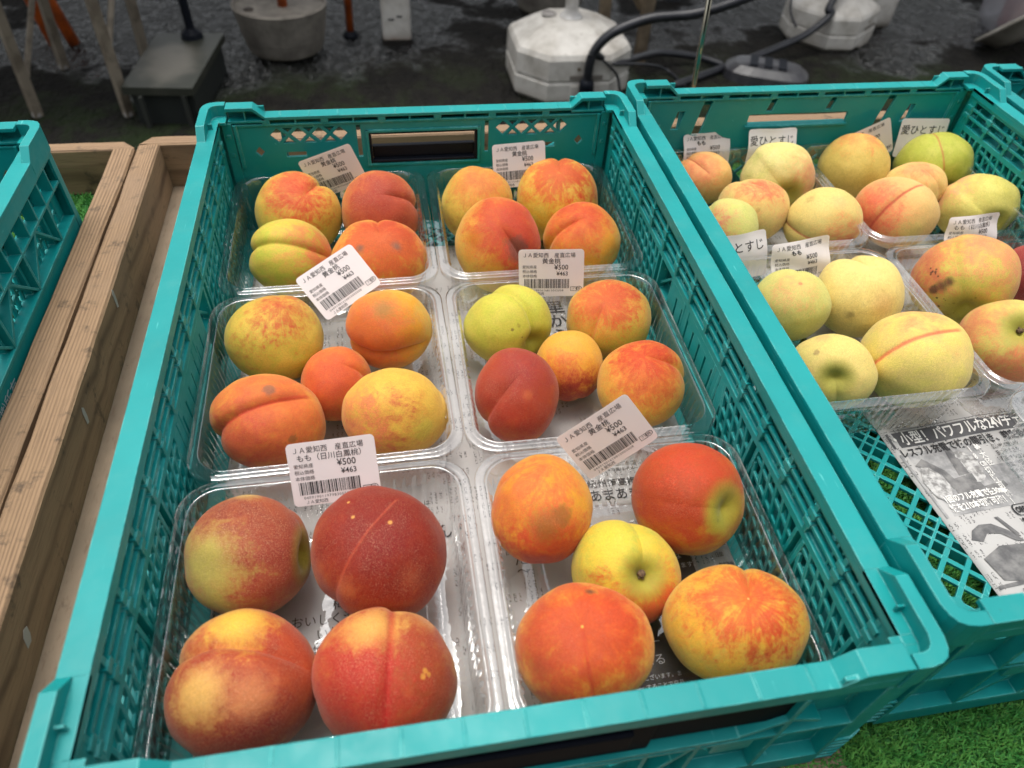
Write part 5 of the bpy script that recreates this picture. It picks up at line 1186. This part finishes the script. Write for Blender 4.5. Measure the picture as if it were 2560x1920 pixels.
for r, z in prof:
    for k_ in range(N_): a = 2 * math.pi * k_ / N_; q = r * (1 + .10 * noise.noise(Vector((math.cos(a) * 3, math.sin(a) * 3, z * 9)))); V.append((q * math.cos(a), q * math.sin(a), z))
m.add(V, [(i * N_ + k_, i * N_ + (k_ + 1) % N_, (i + 1) * N_ + (k_ + 1) % N_, (i + 1) * N_ + k_) for i in range(5) for k_ in range(N_)])
def m_bag():
    t = NT('hazy_bag'); tr = t.n('BsdfTransparent'); tr.inputs[0].default_value = (.85, .85, .88, 1); gl = t.n('BsdfGlossy'); gl.inputs['Roughness'].default_value = .2; df = t.n('BsdfDiffuse'); df.inputs[0].default_value = (.7, .7, .74, 1)
    a = t.n('MixShader'); a.inputs[0].default_value = .35; t.link(tr.outputs[0], a.inputs[1]); t.link(df.outputs[0], a.inputs[2]); b = t.n('MixShader'); b.inputs[0].default_value = .12; t.link(a.outputs[0], b.inputs[1]); t.link(gl.outputs[0], b.inputs[2]); t.link(b.outputs[0], t.out.inputs[0]); return t.m
m.build('wrapping', m_bag(), rb, smooth=True)
# black weight behind, dark legs near the top middle
for (x, y, s_, lb) in ((-1.55, 3.3, 1, 'far dark canopy post at the upper left'), (1.42, 3.1, 1, 'dark canopy post behind the hoses')):
    q = empty('canopy_post', (x, y, GZ), 0, lb, 'post', 'posts carrying the canopy behind'); m = MB(); m.prism(rounded(-.03, .03, -.03, .03, .006), 0, 2.2); m.build('post', m_simple('dark_metal', lin(48, 50, 52), .5), q)
cn = empty('shading_canopy', (0, 3.4, GZ), 0, 'unseen canvas canopy added to darken the stall behind', 'canopy')  # added out of view to darken the ground and its reflections
m = MB(); m.box(-6.5, 7.5, -.75, 2.8, 2.20, 2.21); m.build('canvas', m_simple('dark_canvas', lin(70, 76, 74), .9), cn)
m = MB(); m.box(-5.5, 6.5, -.77, -.75, 2.02, 2.21); m.build('valance', m_simple('canvas_edge', lin(90, 96, 94), .9), cn)
# unseen building, set low and far so the wet ground mirrors sky
wl = empty('reflection_shed', (0, 9.5, GZ), 0, 'unseen dark building added beyond the stall, kept low for the ground reflections', 'building')
m = MB(); m.box(-12, 14, 5, 8, 0, 1.6); m.build('wall', m_simple('shed_wall', lin(84, 84, 80), .8, lin(60, 60, 58), 2), wl)

# unseen awning added behind the viewer to block low sky from the front
an = empty('sky_blocking_awning', (0, -3.0, GZ), 0, 'unseen awning added behind the viewer to block the low front sky', 'awning')
m = MB(); m.add([(-6, -2, 2.9), (6, -2, 2.9), (6, 1.3, 2.15), (-6, 1.3, 2.15), (-6, -2, 2.88), (6, -2, 2.88), (6, 1.3, 2.13), (-6, 1.3, 2.13)], [(0, 1, 2, 3), (7, 6, 5, 4), (0, 4, 5, 1), (1, 5, 6, 2), (2, 6, 7, 3), (3, 7, 4, 0)])
m.build('canvas', m_simple('awning_canvas', lin(96, 100, 96), .9), an)
m = MB(); m.box(-6, 6, -2.1, -2.0, 0, 2.88); m.build('back_cloth', m_simple('awning_cloth', lin(84, 84, 82), .9), an)
for x in (-3, 0.6, 4): m = MB(); m.box(x, x + .05, 1.2, 1.25, 0, 2.14); m.build('post', m_simple('dark_metal_post', lin(70, 70, 70), .5), an)
